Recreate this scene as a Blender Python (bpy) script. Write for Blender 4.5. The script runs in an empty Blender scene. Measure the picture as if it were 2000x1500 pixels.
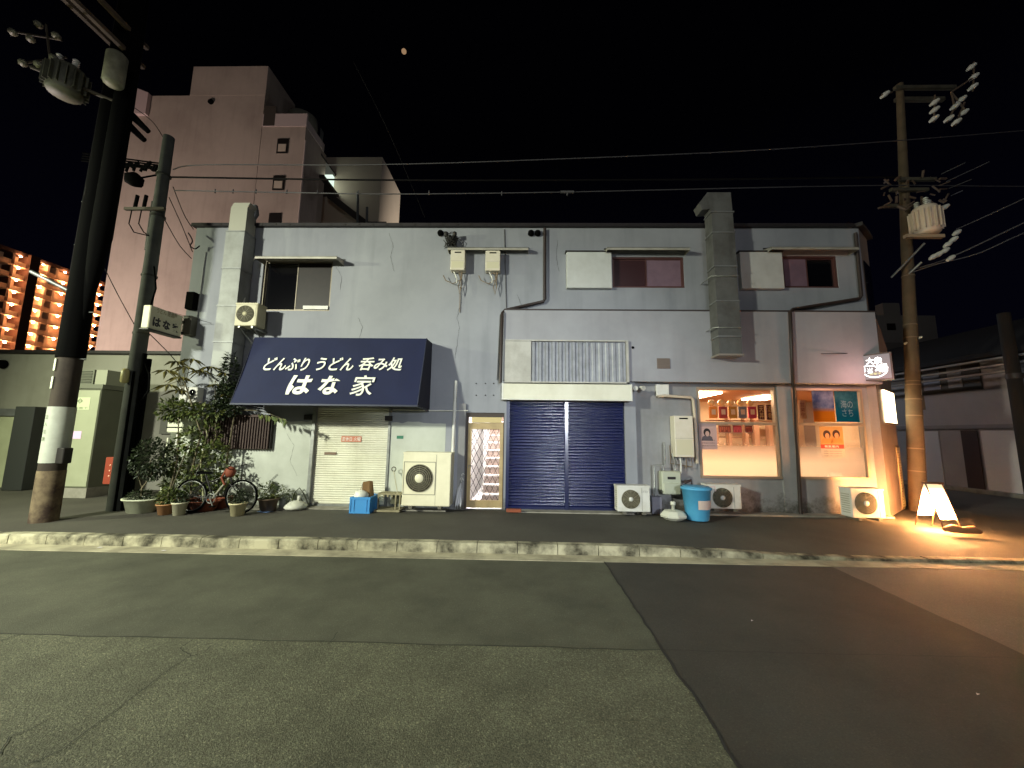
import bpy, math, random
from mathutils import Vector, Matrix
random.seed(7)
SC = bpy.context.scene
COL = SC.collection
rad = math.radians
# ------------------------------------------------------------------ camera
F, PITCH, ROLL, YAW, H = 751.0, rad(7.5), rad(.75), rad(1.3), 1.76
fw = Vector((-math.sin(YAW)*math.cos(PITCH), math.cos(YAW)*math.cos(PITCH), math.sin(PITCH)))
r0 = Vector((math.cos(YAW), math.sin(YAW), 0)); u0 = r0.cross(fw)
rr = r0*math.cos(ROLL)+u0*math.sin(ROLL); uu = -r0*math.sin(ROLL)+u0*math.cos(ROLL)
cd = bpy.data.cameras.new('camera'); cam = bpy.data.objects.new('camera', cd); COL.objects.link(cam)
m = Matrix((rr, uu, -fw)).transposed().to_4x4(); m.translation = Vector((0, 0, H)); cam.matrix_world = m
cd.sensor_width = 36; cd.lens = F/2000*36; cd.clip_end = 2000; cd.clip_start = .05
SC.camera = cam
SC.render.resolution_x, SC.render.resolution_y = 1024, 768
# ------------------------------------------------------------------ night sky
w = bpy.data.worlds.new("World"); SC.world = w; w.use_nodes = True
nt = w.node_tree; bg = nt.nodes['Background']
tc = nt.nodes.new('ShaderNodeTexCoord'); sx = nt.nodes.new('ShaderNodeSeparateXYZ'); cr = nt.nodes.new('ShaderNodeValToRGB')
nt.links.new(tc.outputs['Generated'], sx.inputs[0]); nt.links.new(sx.outputs['Z'], cr.inputs[0]); nt.links.new(cr.outputs[0], bg.inputs[0])
cr.color_ramp.elements[0].position = 0; cr.color_ramp.elements[0].color = (.0011, .0011, .0034, 1)
cr.color_ramp.elements[1].position = .62; cr.color_ramp.elements[1].color = (.0003, .0003, .0006, 1)
e = cr.color_ramp.elements.new(.3); e.color = (.0008, .0008, .0026, 1)
bg.inputs[1].default_value = 1.0
# ------------------------------------------------------------------ street lamps and an added fill (off frame), exposure
def lamp(name, kind, loc, power, color, size=.15, target=None, spot=None, blend=1.0):
    l = bpy.data.lights.new(name, kind); l.energy = power; l.color = color
    l.shadow_soft_size = size
    if spot: l.spot_size = rad(spot); l.spot_blend = blend
    o = bpy.data.objects.new(name, l); COL.objects.link(o); o.location = loc
    if target is not None: o.rotation_euler = (Vector(target)-Vector(loc)).to_track_quat('-Z', 'Y').to_euler()
    return o
lamp('street_or_fill_light', 'SPOT', (-14.2, 3.8, 5.6), 2200, (.93, 1.0, .66), .16, (-7.5, 6.5, 0), 150, .7)
lamp('street_or_fill_light', 'SPOT', (-11, -2.5, 6.0), 9900, (.97, 1.0, .82), .35, (-4.2, 6.5, 0), 102, 1.0)
lamp('street_or_fill_light', 'POINT', (5, -15, 9), 2300, (.95, .97, 1.0), 2.5)  # soft fill added behind the camera to lift the duct shadows
lamp('street_or_fill_light', 'SPOT', (2.4, -10, 3.4), 6500, (.86, .93, 1.0), .35, (.9, 8.6, 1.9), 30, 1)
lamp('street_or_fill_light', 'POINT', (-26, 12.2, 4.2), 6200, (1.0, .83, .75), .3)
lamp('street_or_fill_light', 'SPOT', (2, 25, 4), 23000, (1, .9, .78), .3, (-9, 37, 14), 76, .7)
SC.view_settings.view_transform = 'Standard'; SC.view_settings.look = 'None'
SC.view_settings.exposure = 0; SC.view_settings.gamma = 1
SC.render.engine = 'CYCLES'; SC.cycles.max_bounces = 6; SC.cycles.sample_clamp_indirect = 4
SC.cycles.use_denoising = True
# ------------------------------------------------------------------ helpers
def ray(u, v): return rr*((u-1000)/F)-uu*((v-750)/F)+fw
def W(u, v, y):                      # point where the facade-parallel plane y is met
    d = ray(u, v); t = y/d.y; return d.x*t, H+d.z*t
def WX(u, v, x): d = ray(u, v); t = x/d.x; return d.y*t, H+d.z*t
def P3(u, v, y): x, z = W(u, v, y); return Vector((x, y, z))
def RC(x0, y0, x1, y1, Y):           # upright rectangle on plane y from its photographed corners
    a, b, c, d = W(x0, y0, Y), W(x1, y0, Y), W(x0, y1, Y), W(x1, y1, Y)
    return (a[0]+c[0])/2, (b[0]+d[0])/2, (c[1]+d[1])/2, (a[1]+b[1])/2   # xa, xb, za, zb
def lin(c): return tuple(((x/255)/12.92 if x/255 <= .04045 else ((x/255+.055)/1.055)**2.4) for x in c)
class MB:
    def __init__(s): s.v = []; s.f = []; s.mi = []; s.sm = []; s.cur = 0
    def add(s, vs, fs, smooth=False):
        n = len(s.v); s.v += [tuple(p) for p in vs]
        for f in fs: s.f.append(tuple(i+n for i in f)); s.mi.append(s.cur); s.sm.append(smooth)
        return s
    def box(s, x0, x1, y0, y1, z0, z1, b=0):
        if b:
            a = [(x0, y0), (x1, y0), (x1, y1), (x0, y1)]
            def ring(z, i):
                r = []
                for (cx, cy, sx_, sy_) in ((x0, y0, 1, 1), (x1, y0, -1, 1), (x1, y1, -1, -1), (x0, y1, 1, -1)):
                    pts = [(cx+sx_*i, cy+sy_*(i+b)), (cx+sx_*(i+b), cy+sy_*i)]
                    if (sx_, sy_) in ((-1, 1), (1, -1)): pts.reverse()
                    r += [(p[0], p[1], z) for p in pts]
                return r
            R = [ring(z0, b), ring(z0+b, 0), ring(z1-b, 0), ring(z1, b)]
            vs = sum(R, []); fs = []
            for k in range(3):
                for i in range(8): j = (i+1) % 8; fs.append((k*8+i, k*8+j, k*8+8+j, k*8+8+i))
            fs += [tuple(range(7, -1, -1)), tuple(range(24, 32))]
            return s.add(vs, fs)
        return s.add([(x0, y0, z0), (x1, y0, z0), (x1, y1, z0), (x0, y1, z0), (x0, y0, z1), (x1, y0, z1), (x1, y1, z1), (x0, y1, z1)],
                     [(0, 3, 2, 1), (4, 5, 6, 7), (0, 1, 5, 4), (1, 2, 6, 5), (2, 3, 7, 6), (3, 0, 4, 7)])
    def hexa(s, p):   # 8 points, bottom ring then top ring
        return s.add(p, [(0, 3, 2, 1), (4, 5, 6, 7), (0, 1, 5, 4), (1, 2, 6, 5), (2, 3, 7, 6), (3, 0, 4, 7)])
    def obox(s, o, dx, dy, dz, a, b, c):   # oriented box: centre o, unit axes, half sizes
        o = Vector(o); dx, dy, dz = Vector(dx)*a, Vector(dy)*b, Vector(dz)*c
        return s.hexa([o-dx-dy-dz, o+dx-dy-dz, o+dx+dy-dz, o-dx+dy-dz, o-dx-dy+dz, o+dx-dy+dz, o+dx+dy+dz, o-dx+dy+dz])
    def quad(s, a, b, c, d): return s.add([a, b, c, d], [(0, 1, 2, 3)])
    def tube(s, pts, r, n=8, cap=True):
        pts = [Vector(p) for p in pts]; rs = r if isinstance(r, (list, tuple)) else [r]*len(pts)
        vs = []; prev = None
        for i, p in enumerate(pts):
            t = (pts[min(i+1, len(pts)-1)]-pts[max(i-1, 0)]).normalized()
            if prev is None: a = t.orthogonal().normalized()
            else:
                a = prev-t*prev.dot(t)
                a = a.normalized() if a.length > 1e-6 else t.orthogonal().normalized()
            prev = a; b = t.cross(a)
            for k in range(n): g = 2*math.pi*k/n; vs.append(p+(a*math.cos(g)+b*math.sin(g))*rs[i])
        fs = []
        for i in range(len(pts)-1):
            for k in range(n): j = (k+1) % n; fs.append((i*n+k, i*n+j, i*n+n+j, i*n+n+k))
        s.add(vs, fs, True)
        if cap: s.add(vs[:n], [tuple(range(n-1, -1, -1))]); s.add(vs[-n:], [tuple(range(n))])
        return s
    def lathe(s, o, prof, n=20, ax='z', sx_=1, sy_=1, smooth=True):
        vs = []
        for r, h in prof:
            for k in range(n):
                g = 2*math.pi*k/n; a, b = r*math.cos(g)*sx_, r*math.sin(g)*sy_
                if ax == 'z': vs.append((o[0]+a, o[1]+b, o[2]+h))
                elif ax == 'y': vs.append((o[0]+a, o[1]+h, o[2]-b))
                else: vs.append((o[0]+h, o[1]+a, o[2]+b))
        fs = []
        for i in range(len(prof)-1):
            for k in range(n): j = (k+1) % n; fs.append((i*n+k, i*n+j, i*n+n+j, i*n+n+k))
        fs.append(tuple(range(n-1, -1, -1))); fs.append(tuple(range((len(prof)-1)*n, len(prof)*n)))
        return s.add(vs, fs, smooth)
    def torus(s, o, R, r, ax='y', n=32, k=8):
        vs = []
        for i in range(n):
            g = 2*math.pi*i/n
            for j in range(k):
                h = 2*math.pi*j/k; q = R+r*math.cos(h); a, b, c = q*math.cos(g), q*math.sin(g), r*math.sin(h)
                vs.append({'y': (o[0]+a, o[1]+c, o[2]+b), 'z': (o[0]+a, o[1]+b, o[2]+c), 'x': (o[0]+c, o[1]+a, o[2]+b)}[ax])
        return s.add(vs, [(i*k+j, ((i+1) % n)*k+j, ((i+1) % n)*k+(j+1) % k, i*k+(j+1) % k) for i in range(n) for j in range(k)], True)
    def prism(s, poly, y0, y1):     # polygon in x,z extruded in y
        n = len(poly); vs = [(p[0], y0, p[1]) for p in poly]+[(p[0], y1, p[1]) for p in poly]
        return s.add(vs, [tuple(range(n)), tuple(range(2*n-1, n-1, -1))]+[(i, i+n, (i+1) % n+n, (i+1) % n) for i in range(n)])
    def wall(s, x0, x1, z0, z1, y, holes, th=.16, out=None):    # wall sheet with rectangular openings and reveals
        xs = sorted({x0, x1, *[h[0] for h in holes], *[h[1] for h in holes]}); xs = [x for x in xs if x0-1e-6 <= x <= x1+1e-6]
        zs = sorted({z0, z1, *[h[2] for h in holes], *[h[3] for h in holes]}); zs = [z for z in zs if z0-1e-6 <= z <= z1+1e-6]
        def solid(i, j):
            if i < 0 or j < 0 or i >= len(xs)-1 or j >= len(zs)-1: return False
            cx, cz = (xs[i]+xs[i+1])/2, (zs[j]+zs[j+1])/2
            return not any(h[0] < cx < h[1] and h[2] < cz < h[3] for h in holes)
        for i in range(len(xs)-1):
            for j in range(len(zs)-1):
                if not solid(i, j): continue
                a, b, c, d = xs[i], xs[i+1], zs[j], zs[j+1]
                s.quad((a, y, c), (b, y, c), (b, y, d), (a, y, d)); s.quad((b, y+th, c), (a, y+th, c), (a, y+th, d), (b, y+th, d))
                if not solid(i-1, j): s.quad((a, y+th, c), (a, y, c), (a, y, d), (a, y+th, d))
                if not solid(i+1, j): s.quad((b, y, c), (b, y+th, c), (b, y+th, d), (b, y, d))
                if not solid(i, j-1): s.quad((a, y+th, c), (b, y+th, c), (b, y, c), (a, y, c))
                if not solid(i, j+1): s.quad((a, y, d), (b, y, d), (b, y+th, d), (a, y+th, d))
        return s
ORG = {}
def finish(name, mb, mats, parent=None):
    me = bpy.data.meshes.new(name); me.from_pydata(mb.v, [], mb.f)
    for mt in (mats if isinstance(mats, (list, tuple)) else [mats]): me.materials.append(mt)
    me.polygons.foreach_set('material_index', mb.mi); me.polygons.foreach_set('use_smooth', mb.sm); me.update()
    o = bpy.data.objects.new(name, me); COL.objects.link(o)
    if parent is not None: o.parent = parent; o.location = -ORG.get(parent, Vector((0, 0, 0)))
    return o
def tag(o, label=None, cat=None, group=None, kind=None):
    if label: o['label'] = label
    if cat: o['category'] = cat
    if group: o['group'] = group
    if kind: o['kind'] = kind
    return o
def thing(name, label, cat, loc, group=None):
    o = bpy.data.objects.new(name, None); COL.objects.link(o); o.location = loc; o.empty_display_size = .1
    ORG[o] = Vector(loc); return tag(o, label, cat, group)
def struct(name, mb, mats): return tag(finish(name, mb, mats), kind='structure')
def solo(name, mb, mats, label, cat, group=None): return tag(finish(name, mb, mats), label, cat, group)
def copy_tree(o, parent=None):
    c = o.copy(); COL.objects.link(c); c.parent = parent
    for ch in list(o.children): copy_tree(ch, c)
    return c
MC = {}
def M(name, col, rough=.7, metal=0, col2=None, scale=2.0, amt=.5, bump=0, bscale=60, streak=0, spec=.5, emit=None, es=0, speck=0, detail=5, grime=0, transl=0):
    if name in MC: return MC[name]
    mt = bpy.data.materials.new(name); mt.use_nodes = True; MC[name] = mt
    n = mt.node_tree.nodes; L = mt.node_tree.links; p = n['Principled BSDF']
    col = (*lin(col), 1); p.inputs['Base Color'].default_value = col; p.inputs['Roughness'].default_value = rough
    p.inputs['Metallic'].default_value = metal; p.inputs['Specular IOR Level'].default_value = spec
    if emit is not None: p.inputs['Emission Color'].default_value = (*emit, 1); p.inputs['Emission Strength'].default_value = es
    g = n.new('ShaderNodeNewGeometry')
    if col2 is not None:
        tx = n.new('ShaderNodeTexNoise'); tx.inputs['Scale'].default_value = scale; tx.inputs['Detail'].default_value = detail; tx.inputs['Roughness'].default_value = .62
        L.new(g.outputs['Position'], tx.inputs['Vector'])
        mr = n.new('ShaderNodeMapRange'); mr.inputs[1].default_value = .38; mr.inputs[2].default_value = .68; mr.inputs[4].default_value = amt
        L.new(tx.outputs[0], mr.inputs[0])
        mx = n.new('ShaderNodeMixRGB'); mx.inputs[1].default_value = col; mx.inputs[2].default_value = (*lin(col2), 1)
        fac = mr.outputs[0]
        if streak:
            mp = n.new('ShaderNodeMapping'); mp.inputs['Scale'].default_value = (2.6, 2.6, .3); L.new(g.outputs['Position'], mp.inputs[0])
            t2 = n.new('ShaderNodeTexNoise'); t2.inputs['Scale'].default_value = 1.4; t2.inputs['Detail'].default_value = 6; L.new(mp.outputs[0], t2.inputs['Vector'])
            m2 = n.new('ShaderNodeMapRange'); m2.inputs[1].default_value = .52; m2.inputs[2].default_value = .78; m2.inputs[4].default_value = streak; L.new(t2.outputs[0], m2.inputs[0])
            ad = n.new('ShaderNodeMath'); ad.operation = 'ADD'; ad.use_clamp = True; L.new(mr.outputs[0], ad.inputs[0]); L.new(m2.outputs[0], ad.inputs[1]); fac = ad.outputs[0]
        L.new(fac, mx.inputs[0]); out = mx.outputs[0]
        if grime:                       # splash dirt and mould low on the wall, broken up by noise
            sz = n.new('ShaderNodeSeparateXYZ'); L.new(g.outputs['Position'], sz.inputs[0])
            gz = n.new('ShaderNodeMapRange'); gz.inputs[1].default_value = .12; gz.inputs[2].default_value = .85; gz.inputs[3].default_value = .34; gz.inputs[4].default_value = -.12; L.new(sz.outputs['Z'], gz.inputs[0])
            tg = n.new('ShaderNodeTexNoise'); tg.inputs['Scale'].default_value = 4.5; tg.inputs['Detail'].default_value = 8; tg.inputs['Roughness'].default_value = .7; L.new(g.outputs['Position'], tg.inputs['Vector'])
            ag = n.new('ShaderNodeMath'); ag.operation = 'ADD'; L.new(gz.outputs[0], ag.inputs[0]); L.new(tg.outputs[0], ag.inputs[1])
            rg = n.new('ShaderNodeMapRange'); rg.inputs[1].default_value = .60; rg.inputs[2].default_value = .86; rg.inputs[4].default_value = grime; L.new(ag.outputs[0], rg.inputs[0])
            mg = n.new('ShaderNodeMixRGB'); mg.inputs[2].default_value = (*lin((64, 60, 48)), 1); L.new(rg.outputs[0], mg.inputs[0]); L.new(out, mg.inputs[1]); out = mg.outputs[0]
        if speck:
            t3 = n.new('ShaderNodeTexVoronoi'); t3.inputs['Scale'].default_value = 120; L.new(g.outputs['Position'], t3.inputs['Vector'])
            t4 = n.new('ShaderNodeTexNoise'); t4.inputs['Scale'].default_value = 95; t4.inputs['Detail'].default_value = 3; L.new(g.outputs['Position'], t4.inputs['Vector'])
            m4 = n.new('ShaderNodeMapRange'); m4.inputs[1].default_value = .35; m4.inputs[2].default_value = .7; m4.inputs[3].default_value = 1-speck; m4.inputs[4].default_value = 1+speck; L.new(t4.outputs[0], m4.inputs[0])
            sp = n.new('ShaderNodeSeparateColor'); L.new(t3.outputs['Color'], sp.inputs[0])
            m5 = n.new('ShaderNodeMapRange'); m5.inputs[1].default_value = .90; m5.inputs[2].default_value = 1; m5.inputs[4].default_value = speck*2.6; L.new(sp.outputs[0], m5.inputs[0])
            a2 = n.new('ShaderNodeMath'); a2.operation = 'ADD'; L.new(m4.outputs[0], a2.inputs[0]); L.new(m5.outputs[0], a2.inputs[1])
            vm = n.new('ShaderNodeVectorMath'); vm.operation = 'SCALE'; L.new(out, vm.inputs[0]); L.new(a2.outputs[0], vm.inputs['Scale']); out = vm.outputs[0]
        L.new(out, p.inputs['Base Color'])
    if transl:
        tl = n.new('ShaderNodeBsdfTranslucent'); ms = n.new('ShaderNodeMixShader'); ms.inputs[0].default_value = transl; om = n['Material Output']
        bc = p.inputs['Base Color']
        if bc.is_linked: L.new(bc.links[0].from_socket, tl.inputs[0])
        else: tl.inputs[0].default_value = col
        L.new(p.outputs[0], ms.inputs[1]); L.new(tl.outputs[0], ms.inputs[2]); L.new(ms.outputs[0], om.inputs[0])
    if bump:
        tb = n.new('ShaderNodeTexNoise'); tb.inputs['Scale'].default_value = bscale; tb.inputs['Detail'].default_value = 4; L.new(g.outputs['Position'], tb.inputs['Vector'])
        bp = n.new('ShaderNodeBump'); bp.inputs['Strength'].default_value = bump; bp.inputs['Distance'].default_value = .01; L.new(tb.outputs[0], bp.inputs['Height']); L.new(bp.outputs[0], p.inputs['Normal'])
    return mt
def EM(name, col, s):
    if name in MC: return MC[name]
    mt = bpy.data.materials.new(name); mt.use_nodes = True; n = mt.node_tree.nodes; n.clear(); MC[name] = mt
    e = n.new('ShaderNodeEmission'); e.inputs[0].default_value = (*col, 1); e.inputs[1].default_value = s
    o = n.new('ShaderNodeOutputMaterial'); mt.node_tree.links.new(e.outputs[0], o.inputs[0]); return mt
def GL(name, tint=(1, 1, 1), frost=0.0, refl=1.0):
    if name in MC: return MC[name]
    mt = bpy.data.materials.new(name); mt.use_nodes = True; n = mt.node_tree.nodes; n.clear(); L = mt.node_tree.links; MC[name] = mt
    t = n.new('ShaderNodeBsdfTransparent'); t.inputs[0].default_value = (*tint, 1)
    gl = n.new('ShaderNodeBsdfGlossy'); gl.inputs['Roughness'].default_value = .03
    fr = n.new('ShaderNodeFresnel'); fr.inputs[0].default_value = 1.45
    mx = n.new('ShaderNodeMixShader'); o = n.new('ShaderNodeOutputMaterial'); src = t.outputs[0]
    if frost:
        tr = n.new('ShaderNodeBsdfTranslucent'); tr.inputs[0].default_value = (.93, .9, .85, 1); m0 = n.new('ShaderNodeMixShader'); m0.inputs[0].default_value = frost
        L.new(t.outputs[0], m0.inputs[1]); L.new(tr.outputs[0], m0.inputs[2]); src = m0.outputs[0]
    L.new(fr.outputs[0], mx.inputs[0]); L.new(src, mx.inputs[1]); L.new(gl.outputs[0], mx.inputs[2]); L.new(mx.outputs[0], o.inputs[0]); return mt
def text(body, mat, parent, o, dx, dy, w_, h_, th=.004, bold=.0, shear=0, name='lettering'):
    """lettering fitted to the parallelogram o + dx*w + dy*h"""
    cu = bpy.data.curves.new('t', 'FONT'); cu.body = body; cu.align_x = 'LEFT'; cu.offset = bold; cu.shear = shear; cu.resolution_u = 4; cu.size = 1
    to = bpy.data.objects.new('t', cu); COL.objects.link(to); bpy.context.view_layer.update()
    me = bpy.data.meshes.new_from_object(to.evaluated_get(bpy.context.evaluated_depsgraph_get()))
    bpy.data.objects.remove(to); bpy.data.curves.remove(cu)
    if not me.vertices: return None
    xs = [v.co.x for v in me.vertices]; ys = [v.co.y for v in me.vertices]; x0, x1, y0, y1 = min(xs), max(xs), min(ys), max(ys)
    o, dx, dy = Vector(o), Vector(dx).normalized(), Vector(dy).normalized(); nn = dx.cross(dy)
    off = -ORG.get(parent, Vector((0, 0, 0))) if parent else Vector((0, 0, 0))
    for v in me.vertices: v.co = o+dx*((v.co.x-x0)/(x1-x0)*w_)+dy*((v.co.y-y0)/(y1-y0)*h_)+nn*th
    me.materials.clear(); me.materials.append(mat); me.name = name
    ob = bpy.data.objects.new(name, me); COL.objects.link(ob); ob.parent = parent; ob.location = off
    return ob
# ------------------------------------------------------------------ materials
wallm = M('wall_paint', (147, 149, 155), .75, col2=(118, 121, 127), scale=.55, amt=.6, bump=.12, bscale=30, streak=.42, grime=.8)
wall2 = M('band_paint', (156, 156, 161), .7, col2=(128, 127, 131), scale=.8, amt=.5, bump=.08, bscale=25, streak=.28)
wall3 = M('base_paint', (146, 146, 147), .7, col2=(110, 108, 106), scale=1.0, amt=.6, bump=.1, bscale=25, streak=.3, grime=.9)
dark = M('dark_metal', (38, 34, 32), .5, .2)
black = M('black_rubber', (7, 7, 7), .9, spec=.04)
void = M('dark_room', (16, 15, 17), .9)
eave = M('eave_sheet', (30, 24, 26), .6)
cream = M('cream_sheet', (216, 214, 194), .5, col2=(188, 184, 160), scale=2.2, amt=.5, streak=.35)
white = M('white_enamel', (215, 214, 205), .45, col2=(180, 176, 160), scale=4, amt=.45, streak=.3)
grey = M('grey_steel', (128, 130, 130), .5, .3, col2=(96, 96, 94), scale=3, amt=.6, streak=.5)
dgrey = M('duct_dull', (104, 104, 102), .6, .2, col2=(72, 70, 66), scale=2.5, amt=.7, streak=.6)
galv = M('galvanised', (150, 152, 148), .4, .6, col2=(110, 110, 105), scale=8, amt=.6)
blue = M('blue_enamel', (7, 18, 62), .22, .0, col2=(6, 18, 76), scale=2, amt=.6, spec=.9)
navy = M('awning_canvas', (11, 20, 56), .85, col2=(16, 27, 66), scale=1.3, amt=.6, bump=.1, bscale=200)
navyside = M('awning_side', (24, 26, 46), .85)
letter = M('white_lettering', (236, 236, 224), .6)
gold = M('bronze_frame', (172, 150, 104), .45, .2, col2=(124, 104, 68), scale=5, amt=.5)
brown = M('window_brown', (84, 52, 48), .5, .2)
conc = M('concrete', (150, 146, 134), .85, col2=(108, 104, 92), scale=4, amt=.8, bump=.3, bscale=50)
kerbm = M('kerb_stone', (180, 174, 146), .85, col2=(58, 54, 40), scale=2.7, amt=1.25, bump=.5, bscale=40, detail=8)
asph1 = M('asphalt_coarse', (98, 98, 78), .85, col2=(72, 72, 56), scale=1.6, amt=.9, bump=.8, bscale=120, speck=.42, detail=8)
asph2 = M('asphalt_fine', (86, 86, 70), .85, col2=(64, 64, 51), scale=1.3, amt=.9, bump=.6, bscale=150, speck=.18, detail=8)
asph3 = M('asphalt_dark', (60, 58, 51), .85, col2=(48, 46, 40), scale=1.3, amt=.9, bump=.5, bscale=160, speck=.14, detail=8)
asph4 = M('asphalt_street', (96, 92, 86), .85, col2=(80, 76, 70), scale=.7, amt=.8, bump=.6, bscale=140, speck=.16, detail=8)
walkm = M('pavement_asphalt', (80, 77, 67), .85, col2=(62, 59, 51), scale=.8, amt=.8, bump=.6, bscale=130, speck=.15, detail=8)
sealm = M('seam_tar', (40, 39, 36), .9)
polem = M('pole_concrete', (112, 104, 88), .85, col2=(76, 68, 56), scale=3, amt=.8, bump=.2, bscale=60, streak=.5)
poled = M('pole_dark', (66, 50, 40), .8, col2=(48, 36, 28), scale=3, amt=.8, bump=.2, bscale=40)
pinkw = M('rendered_wall', (190, 172, 158), .85, col2=(160, 142, 130), scale=.3, amt=.7, bump=.05, bscale=4, streak=.35)
leafm = M('leaf_green', (62, 80, 36), .5, col2=(104, 106, 50), scale=9, amt=.9)
leafd = M('leaf_dark', (26, 38, 18), .5, col2=(48, 58, 30), scale=9, amt=.9)
leafo = M('leaf_olive', (104, 96, 44), .6, col2=(70, 68, 30), scale=9, amt=.9)
stemm = M('stem_brown', (92, 84, 62), .8)
terra = M('terracotta', (140, 74, 46), .8, col2=(96, 52, 36), scale=6, amt=.7)
soil = M('soil', (40, 32, 24), .95)
paper = M('paper', (205, 200, 200), .8)
# ------------------------------------------------------------------ ground, road, kerb, pavement
FY = 8.6
g = MB(); g.quad((-700, -500, -.01), (700, -500, -.01), (700, 900, -.01), (-700, 900, -.01)); struct('ground', g, asph4)
g = MB(); g.quad((-60, -12, 0), (60, -12, 0), (60, 5.99, 0), (-60, 5.99, 0)); struct('road', g, asph2)
def wob(p, q, n, a):                   # hand-laid seam: slightly wavering line
    r = random.Random(int(p[0]*31+q[1]*17)); o = []
    for i in range(n+1): t = i/n; o.append((p[0]+(q[0]-p[0])*t+r.uniform(-a, a), p[1]+(q[1]-p[1])*t+r.uniform(-a, a)))
    return o
s1 = wob((-60, 3.43), (1.2, 3.47), 260, .012); s2 = wob((1.2, 3.47), (1.13, -12), 90, .014)
g = MB(); pts = s1+s2[1:]
g.add([(x, y, .004) for x, y in pts]+[(-60, -12, .004)], [tuple(range(len(pts), -1, -1))]); struct('road_patch_coarse', g, asph1)
s3 = wob((1.2, 5.7), (1.2, 3.47), 20, .008); s4 = wob((4.33, 5.7), (4.2, 3.5), 16, .012); s5 = wob((4.2, 3.5), (60, 3.55), 120, .006)
g = MB(); pts = s3[:-1]+s2+[(60, -12)]+s5[::-1]+s4[::-1][1:]
g.add([(x, y, .0045) for x, y in pts], [tuple(range(len(pts)))]); struct('road_patch_dark', g, asph3)
g = MB(); pts = s4+s5[1:]+[(60, 5.7)]; g.add([(x, y, .0042) for x, y in pts], [tuple(range(len(pts)))]); struct('road_patch_corner', g, asph4)
def seam(pts, wd, z):
    g = MB()
    for i in range(len(pts)-1):
        a, b = Vector((*pts[i], z)), Vector((*pts[i+1], z)); t = (b-a).normalized(); nn = Vector((-t.y, t.x, 0))*wd
        g.quad(a-nn*random.uniform(.5, 1), b-nn, b+nn, a+nn*random.uniform(.5, 1))
    return g
g = seam([p for p in s1 if p[0] > -14], .0045, .009); g2 = seam(s3+s2[:60], .011, .0095); g3 = seam(wob((1.2, 3.47), (9, 3.52), 60, .008), .003, .0092)
def GP(u, v): d = ray(u, v); s_ = -H/d.z; return (d.x*s_, d.y*s_)
g4 = MB()
for q_ in ([GP(u, v) for u, v in ((378, 1250), (352, 1268), (372, 1284), (345, 1300), (318, 1318), (236, 1382), (200, 1408), (120, 1468), (48, 1500))], [GP(u, v) for u, v in ((415, 1262), (395, 1278), (372, 1284))], [GP(u, v) for u, v in ((0, 1254), (30, 1243), (48, 1238))], [GP(u, v) for u, v in ((660, 1236), (646, 1256), (634, 1262))], [GP(u, v) for u, v in ((0, 1478), (20, 1440), (60, 1428), (100, 1405))]):
    z_ = []
    for a_, b_ in zip(q_, q_[1:]): z_ += wob(a_, b_, 6, .006)[:-1]
    k_ = seam(z_+[q_[-1]], .0028, .0093); g4.add(k_.v, k_.f)
for q in (g2, g3, g4): g.add(q.v, q.f)
struct('road_seams', g, sealm)
g = MB(); xs = [-60]+[i*.6-18 for i in range(80)]+[40]
for a, b in zip(xs, xs[1:]): g.box(a+.001, b-.001, 5.70, 5.975, -.02, .0075+random.uniform(0, .002))
struct('gutter_strip', g, M('gutter_concrete', (186, 178, 150), .85, col2=(118, 112, 94), scale=2, amt=.9, bump=.3, bscale=50))
def kh(x): t = min(max((x-1.3)/3.6, 0), 1); return .145-.105*t*t*(3-2*t)
g = MB()
for i in range(-50, 40):
    a, b = i*.6-.02, i*.6+.57; j = random.uniform(-.004, .004); ha, hb = kh(a)+j, kh(b)+j; y0, y1 = 5.975, 6.15
    if b > 9.3: break
    c = .02
    vs = []
    for x, h_ in ((a, ha), (b, hb)): vs += [(x, y0+j, -.05), (x, y0+.012+j, h_-c), (x, y0+.012+c+j, h_), (x, y1, h_), (x, y1, -.05)]
    g.add(vs, [(0, 1, 2, 3, 4), (9, 8, 7, 6, 5)]+[(k, k+5, k+6, k+1) for k in range(4)])
for k in range(8):                     # the corner, rounded into the side street
    a0, a1 = rad(-90+k*11.25), rad(-90+(k+1)*11.25-.6); cx, cy, R1, R0 = 9.3, 7.775, 1.8, 1.625
    p = lambda r, a, z: (cx+r*math.cos(a)*.55, cy+r*math.sin(a), z)
    g.hexa([p(R1, a0, -.05), p(R1, a1, -.05), p(R0, a1, -.05), p(R0, a0, -.05), p(R1, a0, .04), p(R1, a1, .04), p(R0, a1, .04), p(R0, a0, .04)])
for k in range(16): g.box(10.20, 10.29, 7.8+k*.6, 8.37+k*.6, -.05, .04)
struct('kerb', g, kerbm)
g = MB(); NX, NY = 120, 10; vs = []
for i in range(NX+1):
    x = -40+50.2*i/NX
    x = x if i < 40 else -40+50.2*i/NX
    for j in range(NY+1):
        t = j/NY; y = 6.15+t*7.0; z = (kh(x)-.006)*(1-min(t*3, 1))+.135*min(t*3, 1)
        if x > 9.3 and y < 7.7: x_ = min(x, 9.3+.9*math.sqrt(max(0, 1-((7.775-y)/1.65)**2))); vs.append((x_, y, z))
        else: vs.append((x, y, z))
g.add(vs, [(i*(NY+1)+j, (i+1)*(NY+1)+j, (i+1)*(NY+1)+j+1, i*(NY+1)+j+1) for i in range(NX) for j in range(NY)])
struct('pavement', g, walkm)
g = MB(); g.box(-7.4, -4.9, 8.2, 8.62, .1, .152); g.box(-4.55, -1.55, 8.33, 8.65, .1, .156); g.box(-.02, 2.4, 8.36, 8.7, .1, .158); g.box(2.5, 7.8, 8.45, 8.74, .1, .165)
struct('step_strip', g, conc)
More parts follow.
